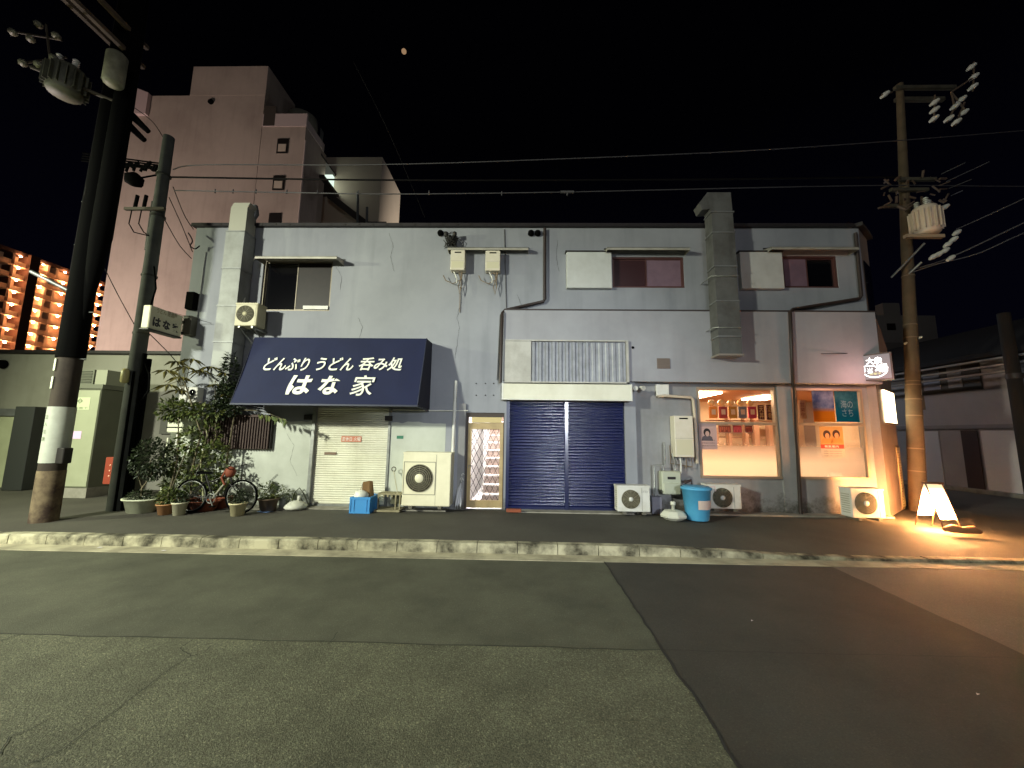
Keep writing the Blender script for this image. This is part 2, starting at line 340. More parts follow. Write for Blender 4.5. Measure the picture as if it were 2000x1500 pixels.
# ------------------------------------------------------------------ main building
BX0, BX1, BT = -7.9, 7.85, 6.64
bld = thing('shop_building', 'long two storey grey shop building with blue and white roller shutters and lit windows', 'building', (0, 8.6, .13))
wUL = RC(511, 507, 647, 607, FY); wM = RC(1196, 502, 1336, 562, FY); wR = RC(1530, 500, 1636, 562, FY)
shW = RC(612, 796, 756, 984, FY); shB = RC(990, 783, 1222, 998, FY); dr = RC(908, 806, 984, 996, FY)
shW = (shW[0], shW[1], .15, shW[3]); shB = (shB[0], shB[1], .15, shB[3]); dr = (dr[0], dr[1], .14, dr[3])
BZ0, BZ1 = 2.96, 4.57
mb = MB().wall(BX0, BX1, .05, BT, FY, [wUL, wM, wR, shW, shB, dr, (2.56, 9, 0, BZ0)])
mb.box(BX0, BX0+.16, FY+.16, 17, .05, BT)                      # left flank
mb.box(BX0+.16, 2.4, 16.84, 17, .05, BT); mb.box(2.4, 10.9, 16.84, 17, .05, BT)
finish('wall', mb, wallm, bld)
YL = 8.72
zp_ = 2.0; oh = [(shW[0]-.08, shW[1]+.06, 0, 9)]
mb = MB()
for (a, b) in ((BX0+.003, shW[0]-.08), (shW[1]+.06, -1.66)):
    mb = MB(); n_ = max(3, int((b-a)/.12)); rs = random.Random(int(a*10)+99); vs = []
    for k in range(n_+1): x = a+(b-a)*k/n_; vs += [(x, FY-.003, .16), (x, FY-.003, zp_+rs.uniform(-.02, .02))]
    mb.add(vs, [(2*k, 2*k+2, 2*k+3, 2*k+1) for k in range(n_)])
    finish('lower_sheet', mb, M('pale_lower_wall', (192, 196, 184), .75, col2=(164, 168, 154), scale=1.2, amt=.6, bump=.12, bscale=30, streak=.2, grime=.7), bld)  # thin paler sheet over the lower wall, ragged top edge
w1 = RC(1364, 757, 1519, 934, YL); w2 = RC(1550, 759, 1690, 936, YL)
mb = MB().wall(2.56, 7.78, .05, BZ0-.01, YL, [w1, w2])
pl = RC(1520, 760, 1548, 1000, YL-.06); mb.box(w1[1]+.02, w2[0]-.02, YL-.05, YL, .05, BZ0-.012)
mb.box(2.50, 2.60, YL-.08, YL, .05, BZ0-.02)
finish('lower_wall', mb, wall3, bld)
mb = MB().box(-.39, 7.88, FY-.14, FY, BZ0, BZ1)
finish('fascia_band', mb, wall2, bld)
mb = MB().box(-.39, 7.9, FY-.155, FY, BZ1, BZ1+.03)
finish('band_flashing', mb, M('flashing', (58, 50, 48), .6), bld)
# chamfered corner
cdv = Vector((.78, .625, 0)).normalized(); cn = Vector((cdv.y, -cdv.x, 0)); c0 = Vector((BX1, FY, 0))
def CH(u, v):                         # hit of a sight line with the chamfer wall -> (distance along, height)
    d = ray(u, v); den = d.x*cn.x+d.y*cn.y; t = (c0.x*cn.x+c0.y*cn.y)/den; q = Vector((d.x*t, d.y*t, 0)); return (q-c0).dot(cdv), H+d.z*t
sU = CH(1703, 560)[0]; sL0, zA = CH(1709, 614); sL, zB = CH(1732, 680)
def cp(s_, z, o=0): q = c0+cdv*s_+cn*o; return (q.x, q.y, z)
mb = MB()
def cslab(mb, s0, s1, z0, z1, o0, o1, z1b=None):
    z1b = z1 if z1b is None else z1b
    mb.hexa([cp(s0, z0, o1), cp(s1, z0, o1), cp(s1, z0, o0), cp(s0, z0, o0), cp(s0, z1, o1), cp(s1, z1b, o1), cp(s1, z1b, o0), cp(s0, z1, o0)])
cslab(mb, 0, sU, zA, BT, -.16, 0); cslab(mb, 0, sL0, .05, zA, -.16, 0); cslab(mb, sL0, sL, .05, zA, -.16, 0, zB)
e1 = c0+cdv*sU; e2 = c0+cdv*sL
mb.box(e1.x-.16, e1.x, e1.y+.02, 16.84, zA, BT); mb.box(e2.x-.16, e2.x, e2.y+.02, 16.84, .05, zB)
mb.add([(BX0, FY+.01, BT-.02), (BX1, FY+.01, BT-.02), (e1.x, e1.y, BT-.02), (e1.x, 17, BT-.02), (BX0, 17, BT-.02)], [(0, 1, 2, 3, 4)])
mb.add([(BX1-.2, FY+.3, zB), (e2.x, e2.y, zB), (e2.x, 17, zB), (BX1-.2, 17, zB)], [(0, 1, 2, 3)])
finish('corner_wall', mb, M('corner_paint', (146, 128, 118), .7, col2=(116, 102, 92), scale=1, amt=.6, streak=.5), bld)
mb = MB()
mb.box(BX0-.06, BX1-.18, FY-.10, FY+.1, BT, BT+.075); mb.box(BX0-.06, BX1-.16, FY-.06, FY+.06, BT+.075, BT+.095)
cslab(mb, -.12, sU+.1, BT+.002, BT+.09, -.12, .1)
mb.box(BX0-.06, BX0+.2, FY+.1, 17.05, BT, BT+.09)
finish('roof_edge', mb, eave, bld)
mb = MB(); rs = random.Random(3)
for i in range(46): x = BX0+.3+i*.335; mb.box(x, x+.05, FY-.108, FY-.10, BT+.01, BT+.06)
finish('gutter_brackets', mb, dark, bld)
# dark rooms behind openings
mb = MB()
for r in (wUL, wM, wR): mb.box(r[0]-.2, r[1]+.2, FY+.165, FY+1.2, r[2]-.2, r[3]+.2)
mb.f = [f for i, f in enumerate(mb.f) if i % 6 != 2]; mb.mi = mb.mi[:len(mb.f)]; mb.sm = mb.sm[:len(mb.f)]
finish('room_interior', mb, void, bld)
mb = MB()
for q_ in (((897, 600), (893, 622), (897, 640), (893, 668), (889, 700)), ((700, 620), (708, 640), (702, 662), (712, 690)), ((655, 520), (668, 540), (664, 566)), ((1090, 470), (1086, 500), (1092, 530)), ((760, 455), (768, 480), (762, 500), (770, 530)), ((1010, 575), (1020, 600)), ((560, 845), (574, 870), (566, 900), (580, 930))):
    z_ = [P3(u, v, FY-.0045) for u, v in q_]; o_ = []
    for a_, b_ in zip(z_, z_[1:]):
        for k in range(5): p_ = a_.lerp(b_, k/5); o_.append(p_+Vector((random.uniform(-.012, .012), 0, random.uniform(-.01, .01))))
    o_.append(z_[-1])
    for a_, b_ in zip(o_, o_[1:]): w_ = Vector((random.uniform(.0015, .004), 0, 0)); mb.quad(a_-w_, a_+w_, b_+w_, b_-w_)
o_ = finish('hairline_cracks', mb, M('crack_dark', (78, 78, 76), .9), bld); o_['kind'] = 'stuff'
# windows
def sash(name, r, fm, y, panes, fwd=.035, frame_d=.07):
    f = MB(); a, b, c, d = r; k = fwd
    f.box(a, b, y-.012, y+frame_d, d-k, d); f.box(a, b, y-.02, y+frame_d, c, c+k); f.box(a, a+k, y-.01, y+frame_d, c+k, d-k); f.box(b-k, b, y-.01, y+frame_d, c+k, d-k)
    fr = finish(name, f, fm, bld)
    n = len(panes)
    for i, (x0, x1, mt, yy) in enumerate(panes):
        p = MB(); p.box(x0, x1, yy, yy+.006, c+k, d-k); s = MB(); q = .022
        s.box(x0, x1, yy-.012, yy+.02, d-k-q, d-k-.001); s.box(x0, x1, yy-.012, yy+.02, c+k+.001, c+k+q); s.box(x0, x0+q, yy-.011, yy+.019, c+k+q, d-k-q); s.box(x1-q, x1, yy-.011, yy+.019, c+k+q, d-k-q)
        finish('sash', s, fm, fr); finish('pane', p, mt, fr)
    return fr
gdark = M('glass_dark', (10, 10, 13), .08, spec=.8); gmauve = M('glass_frosted_mauve', (120, 96, 108), .35, col2=(96, 76, 88), scale=5, amt=.5); gbrown = M('glass_frosted_brown', (34, 26, 22), .5, spec=.3, col2=(24, 19, 16), scale=6, amt=.7); gred = M('glass_maroon', (54, 30, 32), .25)
md = (wUL[0]+wUL[1])/2-.02
sash('window', wUL, M('window_alu', (120, 112, 98), .5, .5), FY+.05, [(wUL[0]+.035, md, gdark, FY+.10), (md-.02, wUL[1]-.035, gbrown, FY+.075)])
x_ = W(1265, 530, FY)[0]; sash('window', wM, brown, FY+.03, [(wM[0]+.035, x_, gred, FY+.08), (x_-.03, wM[1]-.035, gmauve, FY+.055)])
x_ = W(1580, 530, FY)[0]; sash('window', wR, brown, FY+.03, [(wR[0]+.035, x_, gmauve, FY+.055), (x_-.03, wR[1]-.035, gdark, FY+.08)])
mb = MB(); a, b, c, d = wUL; mb.box(b-.62, b-.03, FY-.02, FY+.05, c+.035, c+.12); finish('window_sill', mb, white, bld)
mb = MB()
for rr_, bx in (((1107, 492, 1195, 562), .12), ((1447, 492, 1530, 563), .12)):
    a, b, c, d = RC(*rr_, FY-bx); m_ = MB().box(a, b, FY-bx, FY, c, d, .006); o = finish('shutter_case', m_, M('shutter_case_paint', (192, 194, 190), .6, col2=(170, 170, 164), scale=3, amt=.5, streak=.4), bld)
    m_ = MB().box(a-.03, b+.02, FY-bx-.02, FY, d+.001, d+.028); finish('case_lid', m_, dark, o)
def hood(x0, y0, x1, y1, dep):
    a, b, c, d = RC(x0, y0, x1, y1, FY-dep); m_ = MB()
    m_.prism([(a, c), (b, c), (b, c+.06), (a, c+.06)], FY-dep, FY-dep+.006)
    m_.hexa([(a, FY-dep, c+.05), (b, FY-dep, c+.05), (b, FY, c+.12), (a, FY, c+.12), (a, FY-dep, c+.062), (b, FY-dep, c+.062), (b, FY, c+.135), (a, FY, c+.135)])
    for x in (a, b-.008): m_.add([(x, FY-dep, c), (x, FY, c), (x, FY, c+.13), (x, FY-dep, c+.06), (x+.008, FY-dep, c), (x+.008, FY, c), (x+.008, FY, c+.13), (x+.008, FY-dep, c+.06)], [(0, 1, 2, 3), (7, 6, 5, 4), (0, 4, 5, 1), (3, 2, 6, 7)])
    o = finish('window_hood', m_, M('hood_metal', (176, 172, 160), .5, .2, col2=(130, 126, 114), scale=4, amt=.5), bld)
    m_ = MB().box(a-.015, b+.015, FY-.03, FY, c+.137, c+.16); finish('hood_flashing', m_, dark, o)
hood(498, 489, 658, 505, .38); hood(874, 480, 1032, 488, .22); hood(1186, 479, 1348, 488, .28); hood(1507, 478, 1678, 487, .28)
# white roller shutter
def roller(name, r, y, mt, pitch, depth, x0=None, x1=None):
    a, b, c, d = r; m_ = MB(); n = int((d-c)/pitch); vs = []
    prof = [(0, 0)]+[(depth*math.sin(math.pi*q_/6), pitch*(.08+.8*q_/6)) for q_ in range(1, 6)]+[(0, pitch*.9)]
    for i in range(n):
        for dy, dz in prof: z = c+i*(d-c)/n+dz; vs += [(a, y-dy, z), (b, y-dy, z)]
    vs += [(a, y, d), (b, y, d)]
    m_.add(vs, [(2*i, 2*i+1, 2*i+3, 2*i+2) for i in range(len(vs)//2-1)], True)
    return finish(name, m_, mt, bld)
sc = roller('roller_shutter', shW, FY+.06, cream, .049, .016)
mb = MB().box(shW[0]-.07, shW[0]-.001, FY-.035, FY+.02, .15, shW[3]); mb.box(shW[1]+.001, shW[1]+.05, FY-.03, FY+.02, .15, shW[3]); mb.box(shW[0], shW[1], FY+.03, FY+.075, .15, .2)
finish('shutter_guide', mb, galv, sc)
a, b, c, d = RC(667, 852, 706, 863, FY+.045); o = finish('notice_strip', MB().box(a, b, FY+.035, FY+.046, c, d), M('notice_red', (196, 120, 92), .6), sc)
text('定休日 火曜', letter, o, (a+.02, FY+.034, c+.02), (1, 0, 0), (0, 0, 1), (b-a)-.04, (d-c)-.04, .001)
a, b, c, d = RC(634, 883, 657, 888, FY+.045); finish('letter_slot', MB().box(a, b, FY+.03, FY+.047, c, d), M('slot', (110, 86, 66), .5), sc)
# blue roller shutter
mid = W(1107, 880, FY)[0]
rb = roller('roller_shutter', (shB[0]+.05, mid-.04, shB[2]+.07, shB[3]), FY+.07, blue, .067, .018)
rb2 = roller('roller_shutter', (mid+.04, shB[1]-.01, shB[2]+.07, shB[3]), FY+.07, blue, .067, .018)
mb = MB().box(mid-.04, mid+.04, FY+.01, FY+.08, .15, shB[3], .004); finish('shutter_post', mb, blue, bld)
mb = MB().box(shB[0]-.02, shB[0]+.05, FY-.01, FY+.08, .15, shB[3]); mb.box(shB[0]+.05, mid-.04, FY+.045, FY+.08, .15, .22); mb.box(mid+.04, shB[1]-.01, FY+.045, FY+.08, .15, .22)
finish('shutter_rail', mb, blue, bld)
a, b, c, d = RC(981, 750, 1234, 781, FY-.30); mb = MB().box(a, b, FY-.30, FY-.002, c, d, .008); hs = finish('shutter_housing', mb, cream, bld)
mb = MB().box(a-.01, a+.02, FY-.305, FY-.003, c-.008, d+.008); mb.box(b-.02, b+.01, FY-.305, FY-.003, c-.008, d+.008); mb.box(a+.02, b-.02, FY-.304, FY-.29, c-.008, c+.012); finish('housing_trim', mb, white, hs)
# corrugated screen above the blue shutter
a, b, c, d = RC(986, 664, 1228, 748, FY-.2); b_ = W(1037, 700, FY-.18)[0]
mb = MB().box(a, b, FY-.21, FY-.141, d-.03, d); mb.box(b-.05, b, FY-.21, FY-.141, c, d-.031); mb.box(a, b, FY-.21, FY-.141, c, c+.03); mb.box(a, b_, FY-.19, FY-.141, c+.03, d-.03)
fr = finish('screen_frame', mb, M('screen_paint', (180, 178, 170), .6, col2=(140, 136, 126), scale=3, amt=.6), bld)
mb = MB(); x = b_+.01; xe = b-.06; vs = []; n = 14; wv = (xe-x)/n
for i in range(n):
    q = wv*(1 if i < 9 else 1)
    for dx, dy in ((0, 0), (.12, .035), (.5, .035), (.62, 0)): vs += [(x+(i+dx)*wv, FY-.145-.02-dy*(1 if i < 9 else .35), c+.03), (x+(i+dx)*wv, FY-.165-dy*(1 if i < 9 else .35), d-.05)]
vs += [(xe, FY-.165, c+.03), (xe, FY-.165, d-.05)]
mb.add(vs, [(2*i, 2*i+2, 2*i+3, 2*i+1) for i in range(len(vs)//2-1)]); finish('corrugated_sheet', mb, M('corrugated', (140, 142, 146), .5, .3, col2=(104, 104, 106), scale=5, amt=.6, streak=.6), fr)
# door recess, door, stairs behind
a, b, c, d = dr; ga, gb, gc, gd = RC(913, 826, 982, 993, FY+.06); gc = .17
D0 = FY+.05
mb = MB().box(a, ga, D0-.02, D0+.08, .15, d); mb.box(gb, b, D0-.02, D0+.08, .15, d); mb.box(ga, gb, D0-.015, D0+.08, gd+.13, d)
finish('door_surround', mb, M('surround', (56, 44, 32), .6), bld)
mb = MB().box(ga+.07, gb-.04, D0-.03, D0+.06, gd+.005, gd+.125); finish('door_canopy_box', mb, M('pale_gold', (196, 176, 120), .5), bld)
kx = .075
mb = MB().box(ga, ga+kx, D0, D0+.05, gc, gd); mb.box(gb-kx, gb, D0, D0+.05, gc, gd); mb.box(ga+kx, gb-kx, D0+.001, D0+.049, gd-.14, gd); mb.box(ga+kx, gb-kx, D0+.001, D0+.049, gc, gc+.16)
door = finish('door', mb, gold, bld)
mb = MB().box(ga+kx, gb-kx, D0+.02, D0+.026, gc+.16, gd-.14); finish('glass', mb, GL('door_glass', (.97, .95, .95), .14), door)
mb = MB(); L0, L1, z0, z1 = ga+kx, gb-kx, gc+.16, gd-.14; wd = (L1-L0)/2.6
for sg in (1, -1):
    for k in range(-16, 18):
        xs0 = L0+k*wd*.5; t0, t1 = 0., 1.; slope = .62*wd*2/.30
        pa, pb = Vector((xs0, D0+.014, z0)), Vector((xs0+sg*(z1-z0)*.48, D0+.014, z1)); q = []
        n_ = 60
        for i in range(n_+1):
            p = pa.lerp(pb, i/n_)
            if L0 <= p.x <= L1: q.append(p)
        if len(q) > 1: mb.tube([q[0], q[-1]], .0062, 4)
finish('lattice', mb, M('lattice_lead', (34, 32, 34), .7, spec=.2), door)
mb = MB().tube([(ga+.035, D0-.03, 1.02), (ga+.035, D0-.04, 1.08), (ga+.13, D0-.045, 1.06)], .010, 6); finish('handle', mb, galv, door)
# stairwell
mb = MB(); sx0, sx1 = a+.02, b+.25
mb.quad((sx0, D0+.1, .14), (sx0, 12.6, .14), (sx0, 12.6, 4.6), (sx0, D0+.1, 4.6)); mb.quad((sx1, 12.6, .14), (sx1, D0+.1, .14), (sx1, D0+.1, 4.6), (sx1, 12.6, 4.6))
mb.quad((sx0, 12.6, .14), (sx1, 12.6, .14), (sx1, 12.6, 4.6), (sx0, 12.6, 4.6)); mb.quad((sx0, D0+.1, .14), (sx1, D0+.1, .14), (sx1, 12.6, .14), (sx0, 12.6, .14)); mb.quad((sx0, D0+.1, 4.6), (sx1, D0+.1, 4.6), (sx1, 12.6, 4.6), (sx0, 12.6, 4.6))
finish('stairwell', mb, M('stair_wall', (228, 226, 226), .8), bld)
mb = MB(); stx = sx0+.30
for i in range(12):
    mb.cur = 0; mb.box(stx, sx1-.01, 9.35+i*.24, 12.5, .15+i*.2, .15+(i+1)*.2-.03)
    mb.cur = 1; mb.box(stx-.01, sx1-.008, 9.32+i*.24, 9.60+i*.24, .15+(i+1)*.2-.03, .15+(i+1)*.2)
finish('stairs', mb, [M('riser', (128, 104, 90), .7), M('tread', (214, 206, 200), .7)], bld)
lo = finish('stair_light', MB().box(sx0+.15, sx1-.15, 8.95, 9.3, 4.3, 4.36), EM('stair_tube', (1, .97, .92), 680), bld)
lo = finish('stair_light', MB().box(sx0+.02, sx0+.08, 8.8, 9.25, 2.55, 2.62), EM('stair_tube', (1, .97, .92), 680), bld)
# pilaster beside the door, pipes and small fittings
mb = MB(); a, b, c, d = RC(888, 745, 909, 996, FY-.1); mb.box(b-.17, b-.02, FY-.06, FY, .14, 2.43); finish('pilaster', mb, wall3, bld)
def pipe(name, pts, r, mt, parent=bld, n=8): return finish(name, MB().tube(pts, r, n), mt, parent)
Y1 = FY-.06
dp = M('drainpipe_brown', (52, 42, 38), .5)
pipe('drainpipe', [P3(1064, 446, Y1), P3(1064, 584, Y1), P3(1061, 589, Y1), P3(986, 606, Y1), P3(981, 611, Y1-.12), P3(977, 748, Y1-.12)], .036, dp)
pipe('drainpipe', [P3(1671, 455, Y1), P3(1682, 578, Y1), P3(1679, 583, Y1), P3(1548, 604, Y1-.05), P3(1543, 609, Y1-.13), P3(1549, 750, Y1-.13), P3(1552, 764, YL-.1), P3(1564, 1004, YL-.1)], .036, dp)
pipe('conduit', [P3(985, 448, FY-.015), P3(989, 604, FY-.015)], .010, M('conduit_grey', (84, 84, 84), .6))
pipe('conduit', [P3(977, 614, FY-.015), P3(971, 742, FY-.015)], .010, M('conduit_grey', (84, 84, 84), .6))
pipe('conduit', [P3(402, 492, FY-.012), P3(380, 655, FY-.012)], .010, M('conduit_wall', (150, 150, 152), .6))
pipe('standpipe', [P3(891, 744, FY-.07), P3(890, 755, FY-.09), P3(880, 980, FY-.09)], .036, white)
pipe('water_pipe', [P3(768, 800, FY-.04), P3(850, 802, FY-.06), P3(914, 802, FY-.06)], .013, white)
for (x0, y0, x1, y1) in ((594, 810, 610, 820), (752, 812, 766, 822)):
    a, b, c, d = RC(x0, y0, x1, y1, FY-.03); finish('wall_hook', MB().box(a, b, FY-.05, FY, c, d, .006), dark, bld)
for (u, v) in ((861, 457), (1037, 457), (1050, 457)):
    p = P3(u, v, FY); finish('round_vent', MB().lathe(p, [(.055, 0), (.075, -.02), (.07, -.07), (.03, -.10)], 16, 'y'), black, bld)
p = P3(1236, 679, FY-.14); finish('round_vent', MB().lathe(p, [(.03, 0), (.03, -.012), (.01, -.014)], 12, 'y'), black, bld)
a, b, c, d = RC(1283, 700, 1308, 720, FY-.14); mb = MB().box(a, b, FY-.16, FY-.141, c, d)
for i in range(6): mb.box(a+.01, b-.01, FY-.172, FY-.16, c+.02+i*.035, c+.03+i*.035)
finish('square_vent', mb, M('vent_brown', (112, 98, 88), .6), bld)
mb = MB()
for u in (930, 948, 964):
    for v in (749, 772): p = P3(u, v, FY); mb.lathe(p, [(.016, 0), (.014, -.012)], 8, 'y')
finish('anchor_bolts', mb, dark, bld)
a, b, c, d = RC(775, 851, 788, 857, FY); finish('green_plate', MB().box(a, b, FY-.006, FY-.001, c, d), M('green_plate', (40, 110, 84), .5), bld)
a, b, c, d = RC(1282, 750, 1307, 774, YL-.1); finish('vent_cover', MB().box(a, b, YL-.1, YL-.002, c, d, .01), white, bld)
pipe('exhaust_pipe', [P3(1285, 774, YL-.14), P3(1300, 773, YL-.14), P3(1350, 776, YL-.12), P3(1354, 782, YL-.1), P3(1357, 815, YL-.1), P3(1362, 905, YL-.1)], .032, M('pipe_cream', (196, 182, 160), .5))
a, b, c, d = RC(1250, 830, 1362, 1002, YL); 
# ------------------------------------------------------------------ shop windows and room behind
def shopwin(r, ztr):
    a, b, c, d = r; k = .05; fm = M('shop_frame', (168, 150, 128), .45, .4); f = MB(); y = YL-.03
    f.box(a, b, y, y+.1, d-k, d); f.box(a, b, y-.02, y+.1, c, c+k); f.box(a, a+k, y+.001, y+.1, c+k, d-k); f.box(b-k, b, y+.001, y+.1, c+k, d-k); f.box(a+k, b-k, y+.002, y+.08, ztr-.03, ztr+.03)
    fr = finish('shop_window', f, fm, bld)
    finish('pane', MB().box(a+k, b-k, y+.05, y+.056, ztr+.03, d-k), GL('shop_glass'), fr)
    finish('pane', MB().box(a+k, b-k, y+.05, y+.056, c+k, ztr-.03), GL('shop_glass'), fr)
    return fr
zt1 = W(1440, 827, YL)[1]; zt2 = W(1620, 829, YL)[1]
f1 = shopwin(w1, zt1); f2 = shopwin(w2, zt2)
def filmmat():
    mt = bpy.data.materials.new('frost_film'); mt.use_nodes = True; n = mt.node_tree.nodes; L = mt.node_tree.links; n.clear()
    g_ = n.new('ShaderNodeNewGeometry'); s_ = n.new('ShaderNodeSeparateXYZ'); mr = n.new('ShaderNodeMapRange'); L.new(g_.outputs['Position'], s_.inputs[0]); L.new(s_.outputs['Z'], mr.inputs[0])
    mr.inputs[1].default_value = 1.72; mr.inputs[2].default_value = 1.22; mr.inputs[3].default_value = .05; mr.inputs[4].default_value = .93
    t = n.new('ShaderNodeBsdfTransparent'); tr = n.new('ShaderNodeBsdfTranslucent'); tr.inputs[0].default_value = (.9, .80, .66, 1); mx = n.new('ShaderNodeMixShader'); o = n.new('ShaderNodeOutputMaterial')
    L.new(mr.outputs[0], mx.inputs[0]); L.new(t.outputs[0], mx.inputs[1]); L.new(tr.outputs[0], mx.inputs[2]); L.new(mx.outputs[0], o.inputs[0]); return mt
fm_ = filmmat()
for r, f_ in ((w1, f1), (w2, f2)): finish('frosted_film', MB().quad((r[0]+.05, YL+.035, r[2]+.05), (r[1]-.05, YL+.035, r[2]+.05), (r[1]-.05, YL+.035, zt1-.04), (r[0]+.05, YL+.035, zt1-.04)), fm_, f_)
RX0, RX1, RY0, RY1, RZ0, RZ1 = 3.7, 7.7, YL+.17, 12.6, .15, 2.9
mb = MB(); q = mb.quad
q((RX0, RY0, RZ0), (RX0, RY1, RZ0), (RX0, RY1, RZ1), (RX0, RY0, RZ1)); q((RX1+1.6, RY1, RZ0), (RX1, RY0, RZ0), (RX1, RY0, RZ1), (RX1+1.6, RY1, RZ1)); q((RX0, RY1, RZ0), (RX1+1.6, RY1, RZ0), (RX1+1.6, RY1, RZ1), (RX0, RY1, RZ1))
finish('shop_room', mb, M('shop_wall', (218, 192, 158), .8, col2=(196, 164, 126), scale=2, amt=.5), bld)
mb = MB(); mb.quad((RX0, RY0, RZ1), (RX1, RY0, RZ1), (RX1+1.6, RY1, RZ1), (RX0, RY1, RZ1)); finish('shop_ceiling', mb, M('shop_ceiling', (176, 134, 96), .7), bld)
mb = MB(); mb.quad((RX0, RY0, RZ0), (RX1, RY0, RZ0), (RX1+1.6, RY1, RZ0), (RX0, RY1, RZ0)); finish('shop_floor', mb, M('shop_floor', (150, 96, 56), .5), bld)
warm = EM('ceiling_panel_light', (1, .72, .47), 44)
finish('ceiling_or_fill_light', MB().box(4.3, 5.05, 9.7, 11.2, RZ1-.05, RZ1-.01), warm, bld)
finish('ceiling_or_fill_light', MB().box(6.5, 7.1, 10.4, 11.4, RZ1-.05, RZ1-.01), warm, bld)  # second panel, added to brighten the right shop window
mb = MB(); rs = random.Random(17)
for k in range(9): x = 4.6+k*.42+rs.uniform(-.08, .08); mb.box(x, x+rs.uniform(.05, .16), 11.8, 12.0, 1.3, rs.uniform(1.9, 2.5))
for z in (1.75, 2.15): mb.box(4.5, 8.2, 12.05, 12.3, z, z+.04)
tag(finish('back_shelving', mb, M('shelf_dark', (140, 104, 80), .6)), 'dark wooden shelving on the back wall of the lit shop', 'shelving')
mb = MB().box(4.4, 7.6, 11.2, 11.7, RZ0, 1.15); mb.box(4.35, 7.65, 11.1, 11.75, 1.15, 1.2); solo('shop_counter', mb, M('counter_wood', (150, 92, 52), .5), 'wooden counter standing behind the lit shop windows', 'counter')
cols = [(236, 140, 40), (176, 60, 44), (196, 130, 30), (128, 122, 124), (190, 44, 64)]; cn_ = ['orange', 'brick red', 'mustard yellow', 'grey', 'crimson']
for i, (cc, nm) in enumerate(zip(cols, cn_)):
    a, b, c, d = RC(1385+i*19, 797-3, 1401+i*19, 817, 9.3)
    t = thing('hanging_pack', f'{nm} packet on the rail inside the left shop window', 'packet', ((a+b)/2, 9.3, c), 'packets hung inside the shop window')
    finish('packet', MB().box(a, b, 9.28, 9.32, c, d, .01), M('pack_'+nm.replace(' ', '_'), cc, .5), t)
    finish('packet_label', MB().box(a+.05, b-.05, 9.274, 9.279, c+.09, d-.07), M('pack_label', (230, 190, 150), .5), t)
    finish('globe', MB().lathe(((a+b)/2-.02, 9.32, d+.09), [(.01, -.08), (.06, -.055), (.085, 0), (.06, .055), (.01, .08)], 12), M('pack_globe', (240, 190, 120), .3), t)
a0, b0, c0_, d0_ = RC(1382, 818, 1512, 821, 9.3); solo('shop_shelf', MB().box(a0, b0, 9.22, 9.42, c0_-.02, c0_), M('shelf', (150, 90, 50), .5), 'narrow shelf behind the transom of the left shop window', 'shelf')
for i, u in enumerate((1481, 1497)):
    a, b, c, d = RC(u, 791, u+11, 820, 9.2); t = solo('menu_board', MB().box(a, b, 9.19, 9.22, c, d), M('menu_dark', (96, 40, 20), .6), ('first' if i == 0 else 'second')+' dark menu card from the left at right end of the left shop window', 'menu')
    text('天\n丼' if i == 0 else '酒\n肴', M('menu_ink', (226, 190, 130), .6), t, (a+.02, 9.185, c+.03), (1, 0, 0), (0, 0, 1), b-a-.04, d-c-.06, .001)
for i, (x0, x1, cc, nm) in enumerate(((1402, 1428, (150, 56, 34), 'brown photo menu sheet'), (1430, 1449, (214, 60, 70), 'red and white notice'), (1454, 1470, (150, 170, 216), 'pale blue notice'))):
    a, b, c, d = RC(x0, 830, x1, 846, 9.1); t = solo('notice', MB().box(a, b, 9.09, 9.1, c, d), M('frame_'+str(cc[0]), (226, 190, 160), .7), nm+' hung just under the transom of the left shop window', 'notice')
    mb = MB().box(a+.015, b-.015, 9.084, 9.089, c+.015, d-.015); mb.cur = 1
    for k in range(5): mb.box(a+.03+k*(b-a-.06)/5, a+.03+(k+.7)*(b-a-.06)/5, 9.079, 9.084, c+.03+(k % 2)*.04, d-.05)
    finish('print', mb, [M('print_'+str(cc[0]), cc, .6), M('print2_'+str(cc[0]), tuple(min(255, int(x*1.25+30)) for x in cc), .6)], t)
mb = MB(); rs = random.Random(5)
for i in range(9):
    x = 5.6+i*.24; mb.lathe((x, 11.4, 1.2), [(.03, 0), (.035, .02), (.035, .17), (.012, .22), (.012, .28)], 8)
tag(finish('bottles', mb, M('bottle', (110, 60, 36), .2)), 'row of dark bottles on the counter behind the glass', 'bottles', kind='stuff')
def person_bust(par, x, y, z, s, hair, skin, top, sgn=-1):
    def disc(cx, cz, rx, rz, yy, mt, nm):
        m_ = MB(); vs = [(cx+rx*math.cos(k*math.pi/10), yy, cz+rz*math.sin(k*math.pi/10)) for k in range(20)]; m_.add(vs, [tuple(range(20))]); finish(nm, m_, mt, par)
    m_ = MB(); m_.add([(x-.5*s, y-.001, z-.62*s), (x+.5*s, y-.001, z-.62*s), (x+.40*s, y-.001, z-.30*s), (x+.12*s, y-.001, z-.12*s), (x-.12*s, y-.001, z-.12*s), (x-.40*s, y-.001, z-.30*s)], [(0, 1, 2, 3, 4, 5)]); finish('printed_shoulders', m_, top, par)
    disc(x, z+.09*s, .30*s, .34*s, y-.002, hair, 'printed_hair'); disc(x+.02*s, z-.03*s, .17*s, .23*s, y-.003, skin, 'printed_face')
ink = M('ink', (40, 36, 40), .7); skin = M('print_skin', (188, 158, 146), .7); hairm = M('print_hair', (30, 26, 28), .7)
a, b, c, d = RC(1366, 827, 1401, 878, YL-.05); Yp = YL-.035
t = thing('poster', 'pale poster with a black haired portrait taped to the left shop window', 'poster', ((a+b)/2, Yp, c))
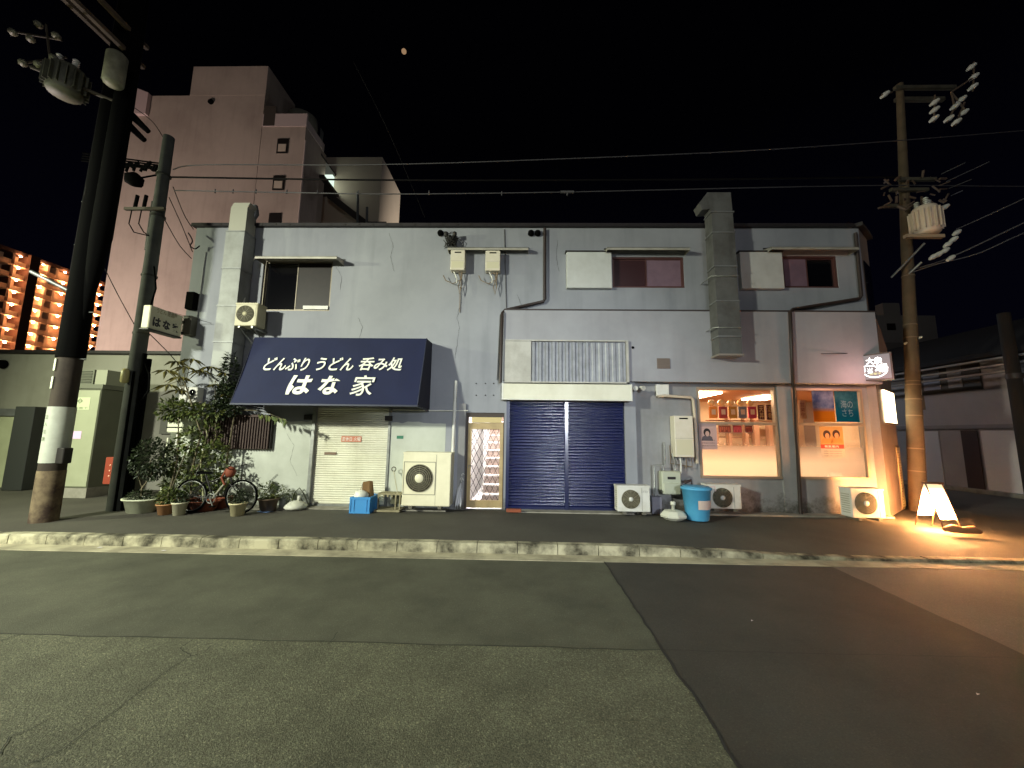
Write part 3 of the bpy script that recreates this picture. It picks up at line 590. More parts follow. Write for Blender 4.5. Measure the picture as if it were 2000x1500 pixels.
finish('sheet', MB().quad((a, Yp-.001, c), (b, Yp-.001, c), (b, Yp-.001, d), (a, Yp-.001, d)), M('poster_pale', (180, 160, 160), .7, transl=.3), t)
person_bust(t, (a+b)/2-.02, Yp-.002, d-.22, .26, hairm, skin, M('print_jacket', (86, 80, 88), .7))
for k in range(3): text('演芸会のお知らせ'[:8-k], ink, t, (a+.05, Yp-.003, c+.19-k*.06), (1, 0, 0), (0, 0, 1), (b-a)*.75, .025, .001)
a, b, c, d = RC(1603, 833, 1649, 894, YL-.05)
t = thing('poster', 'poster of two long haired women over a red band on the right shop window', 'poster', ((a+b)/2, Yp, c))
finish('sheet', MB().quad((a, Yp-.001, c), (b, Yp-.001, c), (b, Yp-.001, d), (a, Yp-.001, d)), M('poster_grey', (186, 178, 164), .7, transl=.3), t)
finish('printed_ground', MB().box(a, b, Yp-.004, Yp-.003, c+(d-c)*.42, d), M('poster_tan', (186, 140, 78), .7), t)
finish('printed_band', MB().box(a, b, Yp-.004, Yp-.003, c+(d-c)*.29, c+(d-c)*.42), M('poster_red', (196, 58, 40), .7), t)
for k in (0, 1): person_bust(t, a+(b-a)*(.3+.4*k), Yp-.005, d-.20+.01*k, .27, M('print_hair2', (66, 34, 20), .7), M('print_skin2', (196, 140, 96), .7), M('print_tan', (196, 130, 60), .7))
text('募集案内', letter, t, (a+.08, Yp-.005, c+(d-c)*.32), (1, 0, 0), (0, 0, 1), (b-a)*.6, .05, .001)
for k in range(3): text('お問い合わせ受付中', ink, t, (a+.06, Yp-.005, c+.13-k*.05), (1, 0, 0), (0, 0, 1), (b-a)*.75, .02, .001)
def picmat(name, ca, cb, cc, sc_, z0, z1):
    mt = M(name, ca, .6, col2=cb, scale=sc_, amt=1); n = mt.node_tree.nodes; L = mt.node_tree.links; p = n['Principled BSDF']; old = p.inputs['Base Color'].links[0].from_socket
    g_ = n.new('ShaderNodeNewGeometry'); s_ = n.new('ShaderNodeSeparateXYZ'); L.new(g_.outputs['Position'], s_.inputs[0]); r = n.new('ShaderNodeMapRange'); r.inputs[1].default_value = z0; r.inputs[2].default_value = z1; L.new(s_.outputs['Z'], r.inputs[0])
    mx = n.new('ShaderNodeMixRGB'); mx.inputs[1].default_value = (*lin(cc), 1); L.new(r.outputs[0], mx.inputs[0]); L.new(old, mx.inputs[2]); L.new(mx.outputs[0], p.inputs['Base Color']); tl = n.new('ShaderNodeBsdfTranslucent'); ms = n.new('ShaderNodeMixShader'); ms.inputs[0].default_value = .6; L.new(mx.outputs[0], tl.inputs[0]); L.new(p.outputs[0], ms.inputs[1]); L.new(tl.outputs[0], ms.inputs[2]); L.new(ms.outputs[0], n['Material Output'].inputs[0])
    p.inputs['Emission Strength'].default_value = 0; return mt
Yq = YL+.03
for (x0, x1, mt, lb, nm) in ((1587, 1629, ((92, 112, 170), (190, 198, 224), (226, 140, 30)), 'tall poster of cloudy sky over golden field in the right shop window', 'sky'), (1631, 1676, ((14, 100, 124), (90, 160, 172), (16, 112, 146)), 'deep teal poster with pale marks in the right shop window', 'teal')):
    a, b, c, d = RC(x0, 763, x1, 824, Yq); t = thing('poster', lb, 'poster', ((a+b)/2, Yq, c))
    finish('sheet', MB().quad((a, Yq-.005, c), (b, Yq-.005, c), (b, Yq-.005, d), (a, Yq-.005, d)), picmat('poster_'+nm, *mt, 3.2, c+(d-c)*.32, c+(d-c)*.46), t)
    if nm == 'teal':
        text('海の\nさち', M('poster_mark', (176, 206, 206), .6), t, (a+.12, Yq-.009, c+.12), (1, 0, 0), (0, 0, 1), .26, .36, .001)
a, b, c, d = RC(1560, 782, 1574, 818, 9.2); t = solo('notice', MB().box(a, b, 9.19, 9.2, c, d), M('cream_notice', (220, 190, 150), .7), 'cream vertical notice at the left end of the right shop window', 'notice'); text('営\n業\n中', M('notice_ink', (150, 70, 50), .7), t, (a+.03, 9.189, c+.05), (1, 0, 0), (0, 0, 1), b-a-.06, d-c-.1, .001)
# chamfer fittings: tiled pier, lit sign window, upper window
mb = MB(); s0, s1_ = sL-.42, sL-.06
zs = .2
while zs < 1.55:
    for k in range(3): cslab(mb, s0+k*.12+.004, s0+(k+1)*.12-.004, zs, zs+.052, 0, .03)
    zs += .06
finish('tiled_pier', mb, M('tile_cream', (196, 176, 132), .45, col2=(160, 136, 92), scale=6, amt=.6), bld)
mb = MB(); cslab(mb, s0-.02, s1_+.02, .14, 1.62, .001, .012); finish('pier_ground', mb, M('pier_mortar', (120, 104, 76), .8), bld)
s_a = CH(1723, 790)[0]; s_b = CH(1747, 800)[0]; zl, zh = CH(1735, 826)[1], CH(1735, 767)[1]
mb = MB(); cslab(mb, s_a, s_a+(s_b-s_a)*.85, zl, zh, .02, .05); lp = finish('lit_sign_panel', mb, EM('sign_panel_glow', (1, .82, .5), 5.5), bld)
s_b = s_a+(s_b-s_a)*.85
for z_ in (zh+.002, zl-.032): mb = MB(); cslab(mb, s_a-.02, s_b+.02, z_, z_+.03, .01, .06); finish('sign_frame', mb, M('sign_frame', (120, 90, 60), .5), lp)
ua, ub = CH(1687, 560)[0], CH(1700, 560)[0]
mb = MB(); cslab(mb, max(.12, ua), sU-.04, CH(1695, 612)[1], CH(1695, 520)[1], .001, .02); finish('corner_window', mb, gdark, bld)
# ------------------------------------------------------------------ ducts
def duct(name, label, x0, x1, y0, y1, zs, mt, cap):
    t = thing(name, label, 'duct', ((x0+x1)/2, y1, zs[0]))
    for i in range(len(zs)-1):
        k = (i % 2)*.006
        m_ = MB().box(x0-k, x1+k, y0-k, y1, zs[i]+.015, zs[i+1]-.015); finish('duct_section', m_, mt, t)
        m_ = MB().box(x0-.02, x1+.02, y0-.02, y1, zs[i+1]-.0148, zs[i+1]+.0148); finish('flange', m_, grey, t)
    return t
yD = 8.2; xa, xb = W(430, 560, yD)[0], W(466, 560, yD)[0]
zz = [2.75]+[W(450, v, yD)[1] for v in (668, 597, 524, 452)]
t = duct('exhaust_duct', 'boxy pale grey exhaust duct climbing the left end of the building past the wall unit', xa, xb, yD, 8.56, zz, M('duct_pale', (140, 142, 140), .6, .1, col2=(108, 108, 104), scale=2.5, amt=.7, streak=.6), 0)
zt = W(455, 395, yD)[1]
mb = MB().box(xa+.02, xb-.01, yD+.02, 8.54, zz[-1]+.016, zt-.12); mb.prism([(xa+.02, zt-.12), (xb-.01, zt-.12), (xb+.04, zt), (xa+.08, zt)], yD+.02, 8.54); finish('duct_cowl', mb, M('cowl_pale', (150, 148, 136), .6), t)
yD = 8.14; xa, xb = W(1398, 560, yD)[0], W(1441, 560, yD)[0]
zz = [W(1425, v, yD)[1] for v in (692, 657, 588, 520, 454, 414)]
t = duct('exhaust_duct', 'dark grey sectioned exhaust duct rising between the two upper right windows', xa, xb, yD, 8.46, zz, dgrey, 1)
zt = W(1410, 375, yD)[1]; xc = W(1366, 398, yD)[0]
mb = MB().prism([(xa, zz[-1]+.016), (xb, zz[-1]+.016), (xb-.01, zt), (xa-.06, zt), (xc, zt-.26), (xc+.06, zt-.42), (xa-.02, zz[-1]+.08)], yD+.01, 8.44); finish('duct_cowl', mb, dgrey, t)
mb = MB().box(xa-.03, xb+.03, yD-.03, 8.459, zz[0]-.03, zz[0]+.01); finish('duct_mouth_rim', mb, M('rim', (150, 140, 130), .5, .3), t)
for z in (W(1400, 640, yD)[1], W(1400, 540, yD)[1]): finish('duct_bracket', MB().tube([(xa-.1, 8.58, z), (xa-.1, yD-.02, z), (xb+.03, yD-.03, z+.0)], .012, 5), galv, t)
p = P3(484, 430, 8.5); mb = MB().tube([P3(492, 432, 8.5), P3(500, 418, 8.5), P3(496, 404, 8.5)], [.05, .07, .09], 10); mb.tube([P3(492, 432, 8.5), P3(490, 440, 8.56)], .04, 8); solo('vent_horn', mb, grey, 'small curved vent horn on the roof edge beside the pale duct', 'vent')
# ------------------------------------------------------------------ awning
xl, xr = -5.13, -1.70
yt, yb = 8.08, 7.58
zt = W(665, 660, yt)[1]; zb = W(640, 789, yb)[1]
aw = thing('awning', 'navy canvas shop awning with white brush lettering above the white shutter', 'awning', ((xl+xr)/2, 8.5, zb))
xl = W(497, 659, yt)[0]; xr = W(834, 660, yt)[0]
mb = MB(); N = 24
for k in range(N):                    # canvas sags a little between its ribs
    for j in range(8):
        def pt(i, j):
            t = j/8; x = xl+(xr-xl)*i/N; s_ = math.sin(math.pi*t)*.02*(.6+.4*math.cos(i*math.pi/3)); return (x, yt+(yb-yt)*t+s_, zt+(zb-zt)*t)
        mb.add([pt(k, j), pt(k, j+1), pt(k+1, j+1), pt(k+1, j)], [(0, 1, 2, 3)], True)
mb.quad((xl, 8.58, zt+.02), (xl, yt, zt), (xr, yt, zt), (xr, 8.58, zt+.02))
finish('canvas', mb, navy, aw)
for x in (xl, xr-.012):
    mb = MB(); mb.add([(x, 8.585, zt+.02), (x, yt, zt), (x, yb, zb), (x, 8.585, zb-.03), (x+.012, 8.585, zt+.02), (x+.012, yt, zt), (x+.012, yb, zb), (x+.012, 8.585, zb-.03)], [(0, 1, 2, 3), (7, 6, 5, 4), (0, 4, 5, 1), (1, 5, 6, 2), (2, 6, 7, 3), (3, 7, 4, 0)]); finish('side_canvas', mb, navyside, aw)
mb = MB().box(xl, xr, yb-.012, yb+.03, zb-.035, zb-.002); mb.tube([(xr-.02, yb, zb-.02), (xr-.02, 8.58, zb-.06)], .018, 6); mb.tube([(xl+.02, yb, zb-.02), (xl+.02, 8.58, zb-.06)], .018, 6); mb.tube([(xr-.004, yb, zb), (xr-.004, yt, zt)], .014, 6)
finish('awning_frame', mb, M('awning_rail', (40, 44, 62), .5, .3), aw)
sd = Vector((0, yb-yt, zb-zt)); sl = sd.length; sdn = sd.normalized(); up_ = -sdn; nrm = Vector((1, 0, 0)).cross(up_)
def aw_pt(u, v):                      # photographed point -> point on the canvas slope
    d = ray(u, v); p0 = Vector((0, yt, zt)); o = Vector((0, 0, H)); k = (p0-o).dot(nrm)/d.dot(nrm); return o+d*k
for body, x0, y0, x1, y1, bo, sh in (('どんぶり', 513, 724, 601, 698, .018, .22), ('うどん', 616, 724, 689, 698, .018, .22), ('呑み処', 699, 724, 784, 698, .020, .18)):
    pa, pb, pc = aw_pt(x0, y0), aw_pt(x1, y0), aw_pt(x0, y1); text(body, letter, aw, pa, (1, 0, 0), up_, pb.x-pa.x, (pc-pa).dot(up_), .012, bo, sh)
for body, x0, y0, x1, y1 in (('は', 557, 771, 603, 733), ('な', 618, 771, 662, 734), ('家', 682, 773, 727, 733)):
    pa, pb, pc = aw_pt(x0, y0), aw_pt(x1, y0), aw_pt(x0, y1); text(body, letter, aw, pa, (1, 0, 0), up_, pb.x-pa.x, (pc-pa).dot(up_), .012, .008 if body == '家' else .035, .12)
# ------------------------------------------------------------------ air conditioners, heaters, meter
def ac_unit(label, x0, x1, z0, z1, yf, dep, fx, fz, fr_, legs=True, body=white, grille=M('grille_brown', (150, 144, 118), .5), square=False, mark=None, group='air conditioner outdoor units', hubr=None):
    t = thing('air_conditioner', label, 'air conditioner', ((x0+x1)/2, yf+dep/2, z0), group)
    finish('casing', MB().box(x0, x1, yf, yf+dep, z0, z1, .012), body, t)
    finish('casing_lid', MB().box(x0-.006, x1+.006, yf-.006, yf+dep+.004, z1-.03, z1+.006), body, t)
    finish('fan_opening', MB().lathe((fx, yf, fz), [(fr_, .002), (fr_*1.0, -.006), (fr_*.2, -.006)], 28, 'y'), M('fan_dark', (46, 42, 34), .7), t)
    mb = MB()
    for k in range(1, 8): mb.torus((fx, yf-.02, fz), fr_*k/7.2, .005, 'y', 28, 4)
    for k in range(12):
        g_ = k*math.pi/6; mb.tube([(fx+fr_*.15*math.cos(g_), yf-.02, fz+fr_*.15*math.sin(g_)), (fx+fr_*math.cos(g_), yf-.012, fz+fr_*math.sin(g_))], .003, 4)
    finish('fan_grille', mb, grille, t)
    finish('fan_hub', MB().lathe((fx, yf-.02, fz), [(hubr or fr_*.24, 0), ((hubr or fr_*.24)*.9, -.01)], 16, 'y'), body, t)
    if square:
        k = fr_*1.13; m_ = MB(); m_.box(fx-k, fx+k, yf-.006, yf-.001, fz+k, fz+k+.015); m_.box(fx-k, fx+k, yf-.006, yf-.001, fz-k-.015, fz-k); m_.box(fx-k-.015, fx-k, yf-.006, yf-.001, fz-k-.015, fz+k+.015); m_.box(fx+k, fx+k+.015, yf-.006, yf-.001, fz-k-.015, fz+k+.015); finish('grille_frame', m_, M('ac_trim', (150, 146, 126), .5), t)
    sx_ = fx+fr_*1.22
    if sx_ < x1-.03: finish('service_panel', MB().box(sx_, x1-.012, yf-.004, yf-.0005, z0+.03, z0+(z1-z0)*.28), body, t); finish('panel_seam', MB().box(sx_-.006, sx_, yf-.003, yf, z0+.02, z1-.04), M('seam_line', (110, 106, 92), .7), t)  # seam drawn as a thin darker line
    m_ = MB()
    for k in range(9): zz_ = z0+.08+k*(z1-z0-.16)/9; m_.box(x0-.004, x0, yf+.05, yf+dep-.05, zz_, zz_+.012)
    finish('side_louvres', m_, grille, t)
    if legs:
        for sx2 in (x0+(x1-x0)*.15, x1-(x1-x0)*.25): finish('foot', MB().box(sx2, sx2+.08, yf-.01, yf+dep, z0-.055, z0, .005), M('ac_foot', (96, 92, 80), .6), t)
    if mark: text(mark, ink, t, (x1-(x1-x0)*.27, yf-.004, z1-.13), (1, 0, 0), (0, 0, 1), (x1-x0)*.2, .035, .001)
    return t
def acpx(label, x0, y0, x1, y1, yf, dep, fu, fv, fr_, **k):
    a, b, c, d = RC(x0, y0, x1, y1, yf); p = W(fu, fv, yf); return ac_unit(label, a, b, c, d, yf, dep, p[0], p[1], fr_, **k)
acpx('large cream outdoor unit with one big fan beside the white shutter', 786, 884, 880, 989, 8.12, .38, 819, 934, .285, square=True, body=M('ac_cream', (228, 222, 192), .5, col2=(204, 198, 166), scale=3, amt=.5, streak=.3), hubr=.095)
acpx('small white outdoor unit on the pavement at the right foot of the blue shutter', 1206, 949, 1270, 1000, 8.18, .27, 1232, 975, .19, mark='エアコン')
a3 = acpx('outdoor unit on a low stand half hidden behind the blue bin', 1383, 947, 1448, 994, 8.25, .28, 1411, 972, .20)
a4 = acpx('outdoor unit in warm light at the right corner of the building', 1664, 955, 1728, 1012, 8.0, .30, 1691, 983, .215)
t = acpx('small outdoor unit bracketed high on the wall left of the upper window', 459, 592, 502, 636, 8.08, .3, 479, 613, .19, legs=False, grille=M('grille_cream', (150, 146, 122), .6), body=M('ac_old', (190, 184, 150), .5, col2=(160, 152, 120), scale=3, amt=.5))
a, b, c, d = RC(459, 592, 502, 636, 8.08); mb = MB()
for x in (a+.08, b-.12): mb.box(x, x+.04, 8.1, 8.6, c-.04, c-.001); mb.tube([(x+.02, 8.14, c-.03), (x+.02, 8.58, c-.3)], .014, 5)
finish('wall_bracket', mb, galv, t)
finish('refrigerant_pipe', MB().tube([P3(476, 592, 8.4), P3(482, 545, 8.56), P3(490, 512, 8.57), P3(498, 505, 8.57)], .022, 8), white, t)
def heater(label, x0, y0, x1, y1, Y, dep, slot, pipes, sc_=1):
    a, b, c, d = RC(x0, y0, x1, y1, Y); t = thing('water_heater', label, 'water heater', ((a+b)/2, Y+dep, c), 'gas water heaters on the facade')
    finish('casing', MB().box(a, b, Y, Y+dep, c, d, .01), M('heater_enamel', (214, 206, 188), .5, col2=(196, 188, 160), scale=6, amt=.5), t)
    finish('exhaust_slot', MB().box(a+(b-a)*.27, b-(b-a)*.27, Y-.004, Y, d-.075, d-.045), black, t)
    finish('label_patch', MB().box(a+.03, b-.03, Y-.002, Y-.0005, c+.05, c+(d-c)*.42), M('heater_label', (202, 196, 166), .6), t)
    finish('front_seam', MB().box(a+.006, b-.006, Y-.002, Y, c+(d-c)*.45, c+(d-c)*.455), M('seam_line', (110, 106, 92), .7), t)  # darker line across the front joint
    for k, pts in enumerate(pipes): finish('pipe', MB().tube(pts, .011 if k else .016, 6), (white if k == 0 else M('lagging', (120, 104, 84), .7)), t)
    return t
def hp(u, Yh): 
    q = lambda du, v, y=Yh+.1: P3(u+du, v, y)
    return [[q(-8, 528), q(-4, 536), q(0, 545), q(-1, 553)], [q(4, 528), q(6, 545), q(2, 560), q(5, 575), q(8, 560), q(7, 545), q(9, 528)], [q(10, 528), q(9, 545), q(-8, 554), q(-22, 548), q(-27, 538)]]
heater('left of two white water heaters high on the facade under the long hood', 880, 488, 908, 527, 8.38, .2, 1, hp(893, 8.38)+[[P3(899, 560, 8.56), P3(898, 610, 8.58)]])
heater('right of two white water heaters high on the facade under the long hood', 948, 489, 977, 528, 8.38, .2, 1, hp(962, 8.38))
heater('tall cream water heater low on the wall beside the lit shop window', 1318, 812, 1355, 893, YL-.26, .24, 1, [[P3(1328, 893, 8.56), P3(1330, 905, 8.56), P3(1330, 925, 8.6)], [P3(1340, 893, 8.56), P3(1341, 915, 8.6)], [P3(1350, 893, 8.56), P3(1352, 912, 8.6), P3(1310, 905, 8.6), P3(1308, 870, 8.6)]])
a, b, c, d = RC(1293, 915, 1331, 966, YL-.3); Yg = YL-.3
t = thing('gas_meter', 'pale gas meter with pipework on the wall left of the blue bin', 'gas meter', ((a+b)/2, Yg+.2, c))
finish('casing', MB().box(a, b, Yg, Yg+.2, c+.05, d-.06, .02), M('meter_body', (176, 180, 160), .5), t); finish('lower_bowl', MB().box(a+.02, b-.02, Yg-.02, Yg+.19, c, c+(d-c)*.45, .02), M('meter_body', (176, 180, 160), .5), t)
finish('dial_window', MB().box(a+.12, b-.12, Yg-.006, Yg-.001, c+(d-c)*.58, c+(d-c)*.68), dark, t)
mb = MB().tube([(a+.08, Yg+.1, d-.06), (a+.08, Yg+.1, d+.06), (a-.12, Yg+.1, d+.06), (a-.12, Yg+.12, .2)], .02, 8); mb.tube([(b-.08, Yg+.1, d-.06), (b-.08, Yg+.1, d+.08), (b-.04, Yg+.15, d+.12), (b-.1, Yg+.2, d+.3)], .02, 8); mb.tube([(a+.14, Yg+.16, d+.05), (a+.14, Yg+.16, d+.55)], .016, 6)
finish('pipework', mb, galv, t)
# security light by the shutter housing
p = P3(1245, 757, 8.5); mb = MB().tube([p, p+Vector((0, .2, .0))], .02, 6); mb.tube([p+Vector((-.05, -.02, 0)), p+Vector((-.08, -.12, -.03))], [.035, .055], 10); mb.tube([p+Vector((.06, -.02, 0)), p+Vector((.10, -.12, -.03))], [.035, .055], 10); solo('security_light', mb, white, 'twin headed white security light right of the cream shutter housing', 'light')
# cable bundle near left end of the long hood
mb = MB(); rs = random.Random(11); pc = P3(880, 470, 8.45)
for k in range(26):
    q = [pc+Vector((rs.uniform(-.16, .16), rs.uniform(-.1, .1), rs.uniform(-.16, .18))) for _ in range(4)]; mb.tube(q, .009, 4)
mb.tube([P3(868, 462, 8.45), P3(880, 480, 8.45), P3(893, 464, 8.45), P3(903, 472, 8.5), P3(905, 480, 8.55)], .008, 4)
for dx in (-.1, .1): mb.lathe(pc+Vector((dx, -.06, .13)), [(.02, -.06), (.05, -.04), (.05, .04), (.02, .06)], 8)
solo('cable_bundle', mb, M('cable_tangle', (44, 42, 38), .7), 'tangle of dark cables and clamps at the left end of the long hood', 'cables')
# ------------------------------------------------------------------ signs
X = W(357, 630, 8.35)[0]; yf = WX(290, 630, X)[0]; Lx = 8.35-yf
zt_, zb_ = WX(288, 593, X)[1], WX(288, 640, X)[1]
t = thing('projecting_sign', 'cream box sign with black lettering projecting from the left end of the building', 'sign', (X, 8.3, zb_))
finish('sign_box', MB().box(X-.16, X, yf, 8.35, zb_, zt_, .015), M('sign_cream', (196, 192, 164), .5, col2=(170, 164, 134), scale=4, amt=.5), t)
text('は', ink, t, (X+.002, yf+.08, zb_+.07), (0, 1, 0), (0, 0, 1), (Lx-.1)*.27, .2, .002, .05); Lx = 8.35-yf
for k, ch in enumerate('はな家'):
    pass
text('な', ink, t, (X+.002, yf+.08+(Lx-.1)*.33, zb_+.07), (0, 1, 0), (0, 0, 1), (Lx-.1)*.27, .2, .002, .05); text('家', ink, t, (X+.002, yf+.08+(Lx-.1)*.66, zb_+.07), (0, 1, 0), (0, 0, 1), (Lx-.1)*.27, .2, .002, .04)
text('うどん 居酒屋', M('faded_ink', (128, 116, 92), .7), t, (X+.002, yf+.14, zb_+.37), (0, 1, 0), (0, 0, 1), Lx-.3, .11, .002, .01)
mb = MB().box(X-.14, X-.02, 8.35, 8.62, zb_+.1, zb_+.14); mb.box(X-.14, X-.02, 8.35, 8.62, zt_-.14, zt_-.1); mb.box(X-.17, X+.01, yf-.01, 8.36, zb_-.03, zb_-.001); finish('sign_bracket', mb, dark, t)
pipe('stay_wire', [(X-.05, yf+.35, zt_), (X+.5, 8.55, zt_-.1)], .006, dark, t, 4)
a, b, c, d = RC(361, 618, 378, 655, 8.5); solo('junction_box', MB().box(a, b, 8.42, 8.6, c, d, .01), M('jbox', (74, 72, 60), .6), 'dark junction box on the left corner behind the projecting sign', 'box')
a, b, c, d = RC(365, 571, 381, 604, 8.5); solo('junction_box', MB().box(a, b, 8.45, 8.6, c, d, .01), black, 'small black box on the left corner above the projecting sign', 'box')
# square lightbox projecting from the corner
sdir = Vector((.625, -.78, 0)); sn = Vector((-.78, -.625, 0)); so = P3(1675, 720, 8.56)
hh = .29; ww = .56
t = thing('light_box_sign', 'square lit box sign with glowing white brush lettering at the right corner', 'sign', so)
cc = so+sdir*(ww/2); finish('sign_case', MB().obox(cc-sn*.07, sdir, sn, (0, 0, 1), ww/2, .08, hh), M('sign_case', (52, 26, 22), .5), t)
finish('sign_face', MB().obox(cc+sn*.012, sdir, sn, (0, 0, 1), ww/2-.03, .004, hh-.03), M('sign_face', (90, 84, 86), .6, emit=(.56, .56, .6), es=.25), t)
glow = EM('letter_glow', (1, .97, .93), 4.0)
fo = cc+sn*.0165
for body, ax, az, bw, bh, bo in (('大衆', -.13, .06, .26, .15, .02), ('酒場', -.21, -.13, .42, .18, .03)):
    text(body, glow, t, fo+sdir*ax+Vector((0, 0, az)), sdir, (0, 0, 1), bw, bh, .002, bo)
mb = MB()
for k in range(14):
    g0, g1 = rad(205+k*9.3), rad(205+(k+1)*9.3); r0_, r1_ = .205, .225
    f_ = lambda r, g_: fo+sdir*(r*math.cos(g_))+Vector((0, 0, -.01+r*math.sin(g_)))+sn*.003
    mb.quad(f_(r1_, g0), f_(r1_, g1), f_(r0_, g1), f_(r0_, g0))
finish('lettering_arc', mb, glow, t)
text('営業中', M('yellow_glow', (90, 80, 40), .5, emit=(.8, .8, .35), es=1.2), t, fo+sdir*(-.09)+Vector((0, 0, -.175)), sdir, (0, 0, 1), .18, .05, .002)
lamp('sign_edge_light', 'POINT', so+sn*.1+Vector((-.12, -.62, -.25)), 20, (1, .50, .46), .08)
finish('sign_arm', MB().tube([P3(1604, 691, FY-.16), P3(1604, 691, FY-.26), P3(1668, 690, FY-.1)], .009, 6), dark, t)
# A-board
yr = 7.6; a, b, c, d = RC(1813, 944, 1846, 1012, yr)
za = .14; t = thing('a_board', 'brightly lit folding a-board glowing orange on the corner pavement', 'sign', ((a+b)/2, yr, za))
bx0, bx1, bt = W(1805, 946, yr)[0], W(1838, 946, yr)[0], W(1828, 943, yr)[1]
bb = .34
for sg, nm in ((-1, 'front'), (1, 'rear')):
    m_ = MB(); yy = yr+sg*.2; m_.hexa([(bx0+.02, yy, bb), (bx1-.02, yy, bb), (bx1-.02, yy+.02, bb), (bx0+.02, yy+.02, bb), (bx0+.02, yr+sg*.03, bt-.03), (bx1-.02, yr+sg*.03, bt-.03), (bx1-.02, yr+sg*.03+.02, bt-.03), (bx0+.02, yr+sg*.03+.02, bt-.03)])
    if 'board_glow' not in MC:        # backlit sheet: the bulb sits low inside the board
        bgm = EM('board_glow', (1, .42, .13), 1); n = bgm.node_tree.nodes; L = bgm.node_tree.links
        g_ = n.new('ShaderNodeNewGeometry'); s_ = n.new('ShaderNodeSeparateXYZ'); L.new(g_.outputs['Position'], s_.inputs[0]); mr = n.new('ShaderNodeMapRange'); mr.inputs[1].default_value = bt-.02; mr.inputs[2].default_value = bb; L.new(s_.outputs['Z'], mr.inputs[0])
        pw = n.new('ShaderNodeMath'); pw.operation = 'POWER'; pw.inputs[1].default_value = 3.2; L.new(mr.outputs[0], pw.inputs[0]); ml = n.new('ShaderNodeMath'); ml.operation = 'MULTIPLY_ADD'; ml.inputs[1].default_value = 980; ml.inputs[2].default_value = 1.3; L.new(pw.outputs[0], ml.inputs[0])
        em_ = [q for q in n if q.type == 'EMISSION'][0]; L.new(ml.outputs[0], em_.inputs[1])
        rc = n.new('ShaderNodeMixRGB'); rc.inputs[1].default_value = (1, .72, .40, 1); rc.inputs[2].default_value = (1, .36, .09, 1); L.new(mr.outputs[0], rc.inputs[0]); L.new(rc.outputs[0], em_.inputs[0])
    finish('lit_panel', m_, MC['board_glow'], t)
    for x in (bx0-.01, bx1-.01):
        finish('leg', MB().tube([(x+.01, yr+sg*.02, bt), (x+.01, yr+sg*.26, za)], .012, 6), M('board_frame', (90, 60, 40), .5), t)
finish('top_rail', MB().box(bx0-.01, bx1+.01, yr-.04, yr+.05, bt-.02, bt+.012), M('board_frame', (90, 60, 40), .5), t)
mb = MB()
pbo = lambda x, z: (x, yr-.2+(z-bb)/(bt-.03-bb)*.17-.004, z)
sl_ = Vector((0, .17, bt-.03-bb)).normalized()
text('本日のおすすめ', M('board_ink', (90, 60, 30), .7), t, pbo(bx0+.06, bt-.16), (1, 0, 0), sl_, .22, .035, .002); text('生ビール', M('board_ink', (90, 60, 30), .7), t, pbo(bx0+.08, bt-.24), (1, 0, 0), sl_, .18, .035, .002)
mb = MB().tube([(bx0-.06, yr-.3, za+.05), (bx0+.06, yr-.33, za+.07), (bx0+.2, yr-.36, za+.05), (bx1+.06, yr-.38, za+.065), (bx1+.16, yr-.4, za+.03)], [.03, .075, .055, .07, .03], 10); 
solo('sand_weight', mb, M('sandbag', (150, 104, 70), .9, bump=.4, bscale=40), 'lumpy sand weight lying at the foot of the glowing a-board', 'weight')
# ------------------------------------------------------------------ street clutter in front of the building
# blue bin
bc = Vector((W(1362, 980, 7.95)[0], 7.98, .14))
t = thing('waste_bin', 'round light blue plastic bin with a paper label by the shop window', 'bin', bc)
h_ = W(1362, 951, 7.98)[1]-.14
finish('bin_body', MB().lathe(bc, [(.205, 0), (.215, .02), (.265, h_-.05), (.29, h_-.045), (.29, h_-.005), (.265, h_)], 28), M('bin_blue', (84, 164, 204), .4, col2=(64, 142, 184), scale=5, amt=.5), t)
finish('bin_lid', MB().lathe(bc+Vector((0, 0, h_)), [(.27, 0), (.24, .02), (.14, .03), (.05, .035)], 24), M('bin_lid', (74, 150, 190), .4), t)
finish('lid_handle', MB().tube([bc+Vector((.24, -.05, h_)), bc+Vector((.34, -.06, h_+.02)), bc+Vector((.36, -.05, h_-.07))], .018, 6), M('bag_white', (216, 196, 190), .7), t)
mb = MB()
for k in range(8): g0, g1 = rad(-108+k*11), rad(-108+(k+1)*11); r_ = .249; mb.add([(bc.x+r_*math.cos(g0), bc.y+r_*math.sin(g0), .14+h_*.36), (bc.x+r_*math.cos(g1), bc.y+r_*math.sin(g1), .14+h_*.36), (bc.x+(r_+.012)*math.cos(g1), bc.y+(r_+.012)*math.sin(g1), .14+h_*.63), (bc.x+(r_+.012)*math.cos(g0), bc.y+(r_+.012)*math.sin(g0), .14+h_*.63)], [(0, 1, 2, 3)], True)
finish('paper_label', mb, M('bin_label', (200, 180, 168), .8), t)
# parasol base
b0 = Vector((W(1315, 1000, 7.93)[0], 7.93, .14)); t = thing('parasol_base', 'low white plastic parasol base on the pavement beside the blue bin', 'parasol base', b0)
finish('base', MB().lathe(b0, [(.15, 0), (.25, .06), (.26, .09), (.18, .17), (.09, .19)], 8, smooth=False), M('base_white', (206, 206, 190), .5), t); finish('socket', MB().lathe(b0+Vector((-.0, 0, .18)), [(.035, 0), (.035, .10), (.05, .10), (.05, .16), (.03, .17)], 10), M('base_white', (206, 206, 190), .5), t)
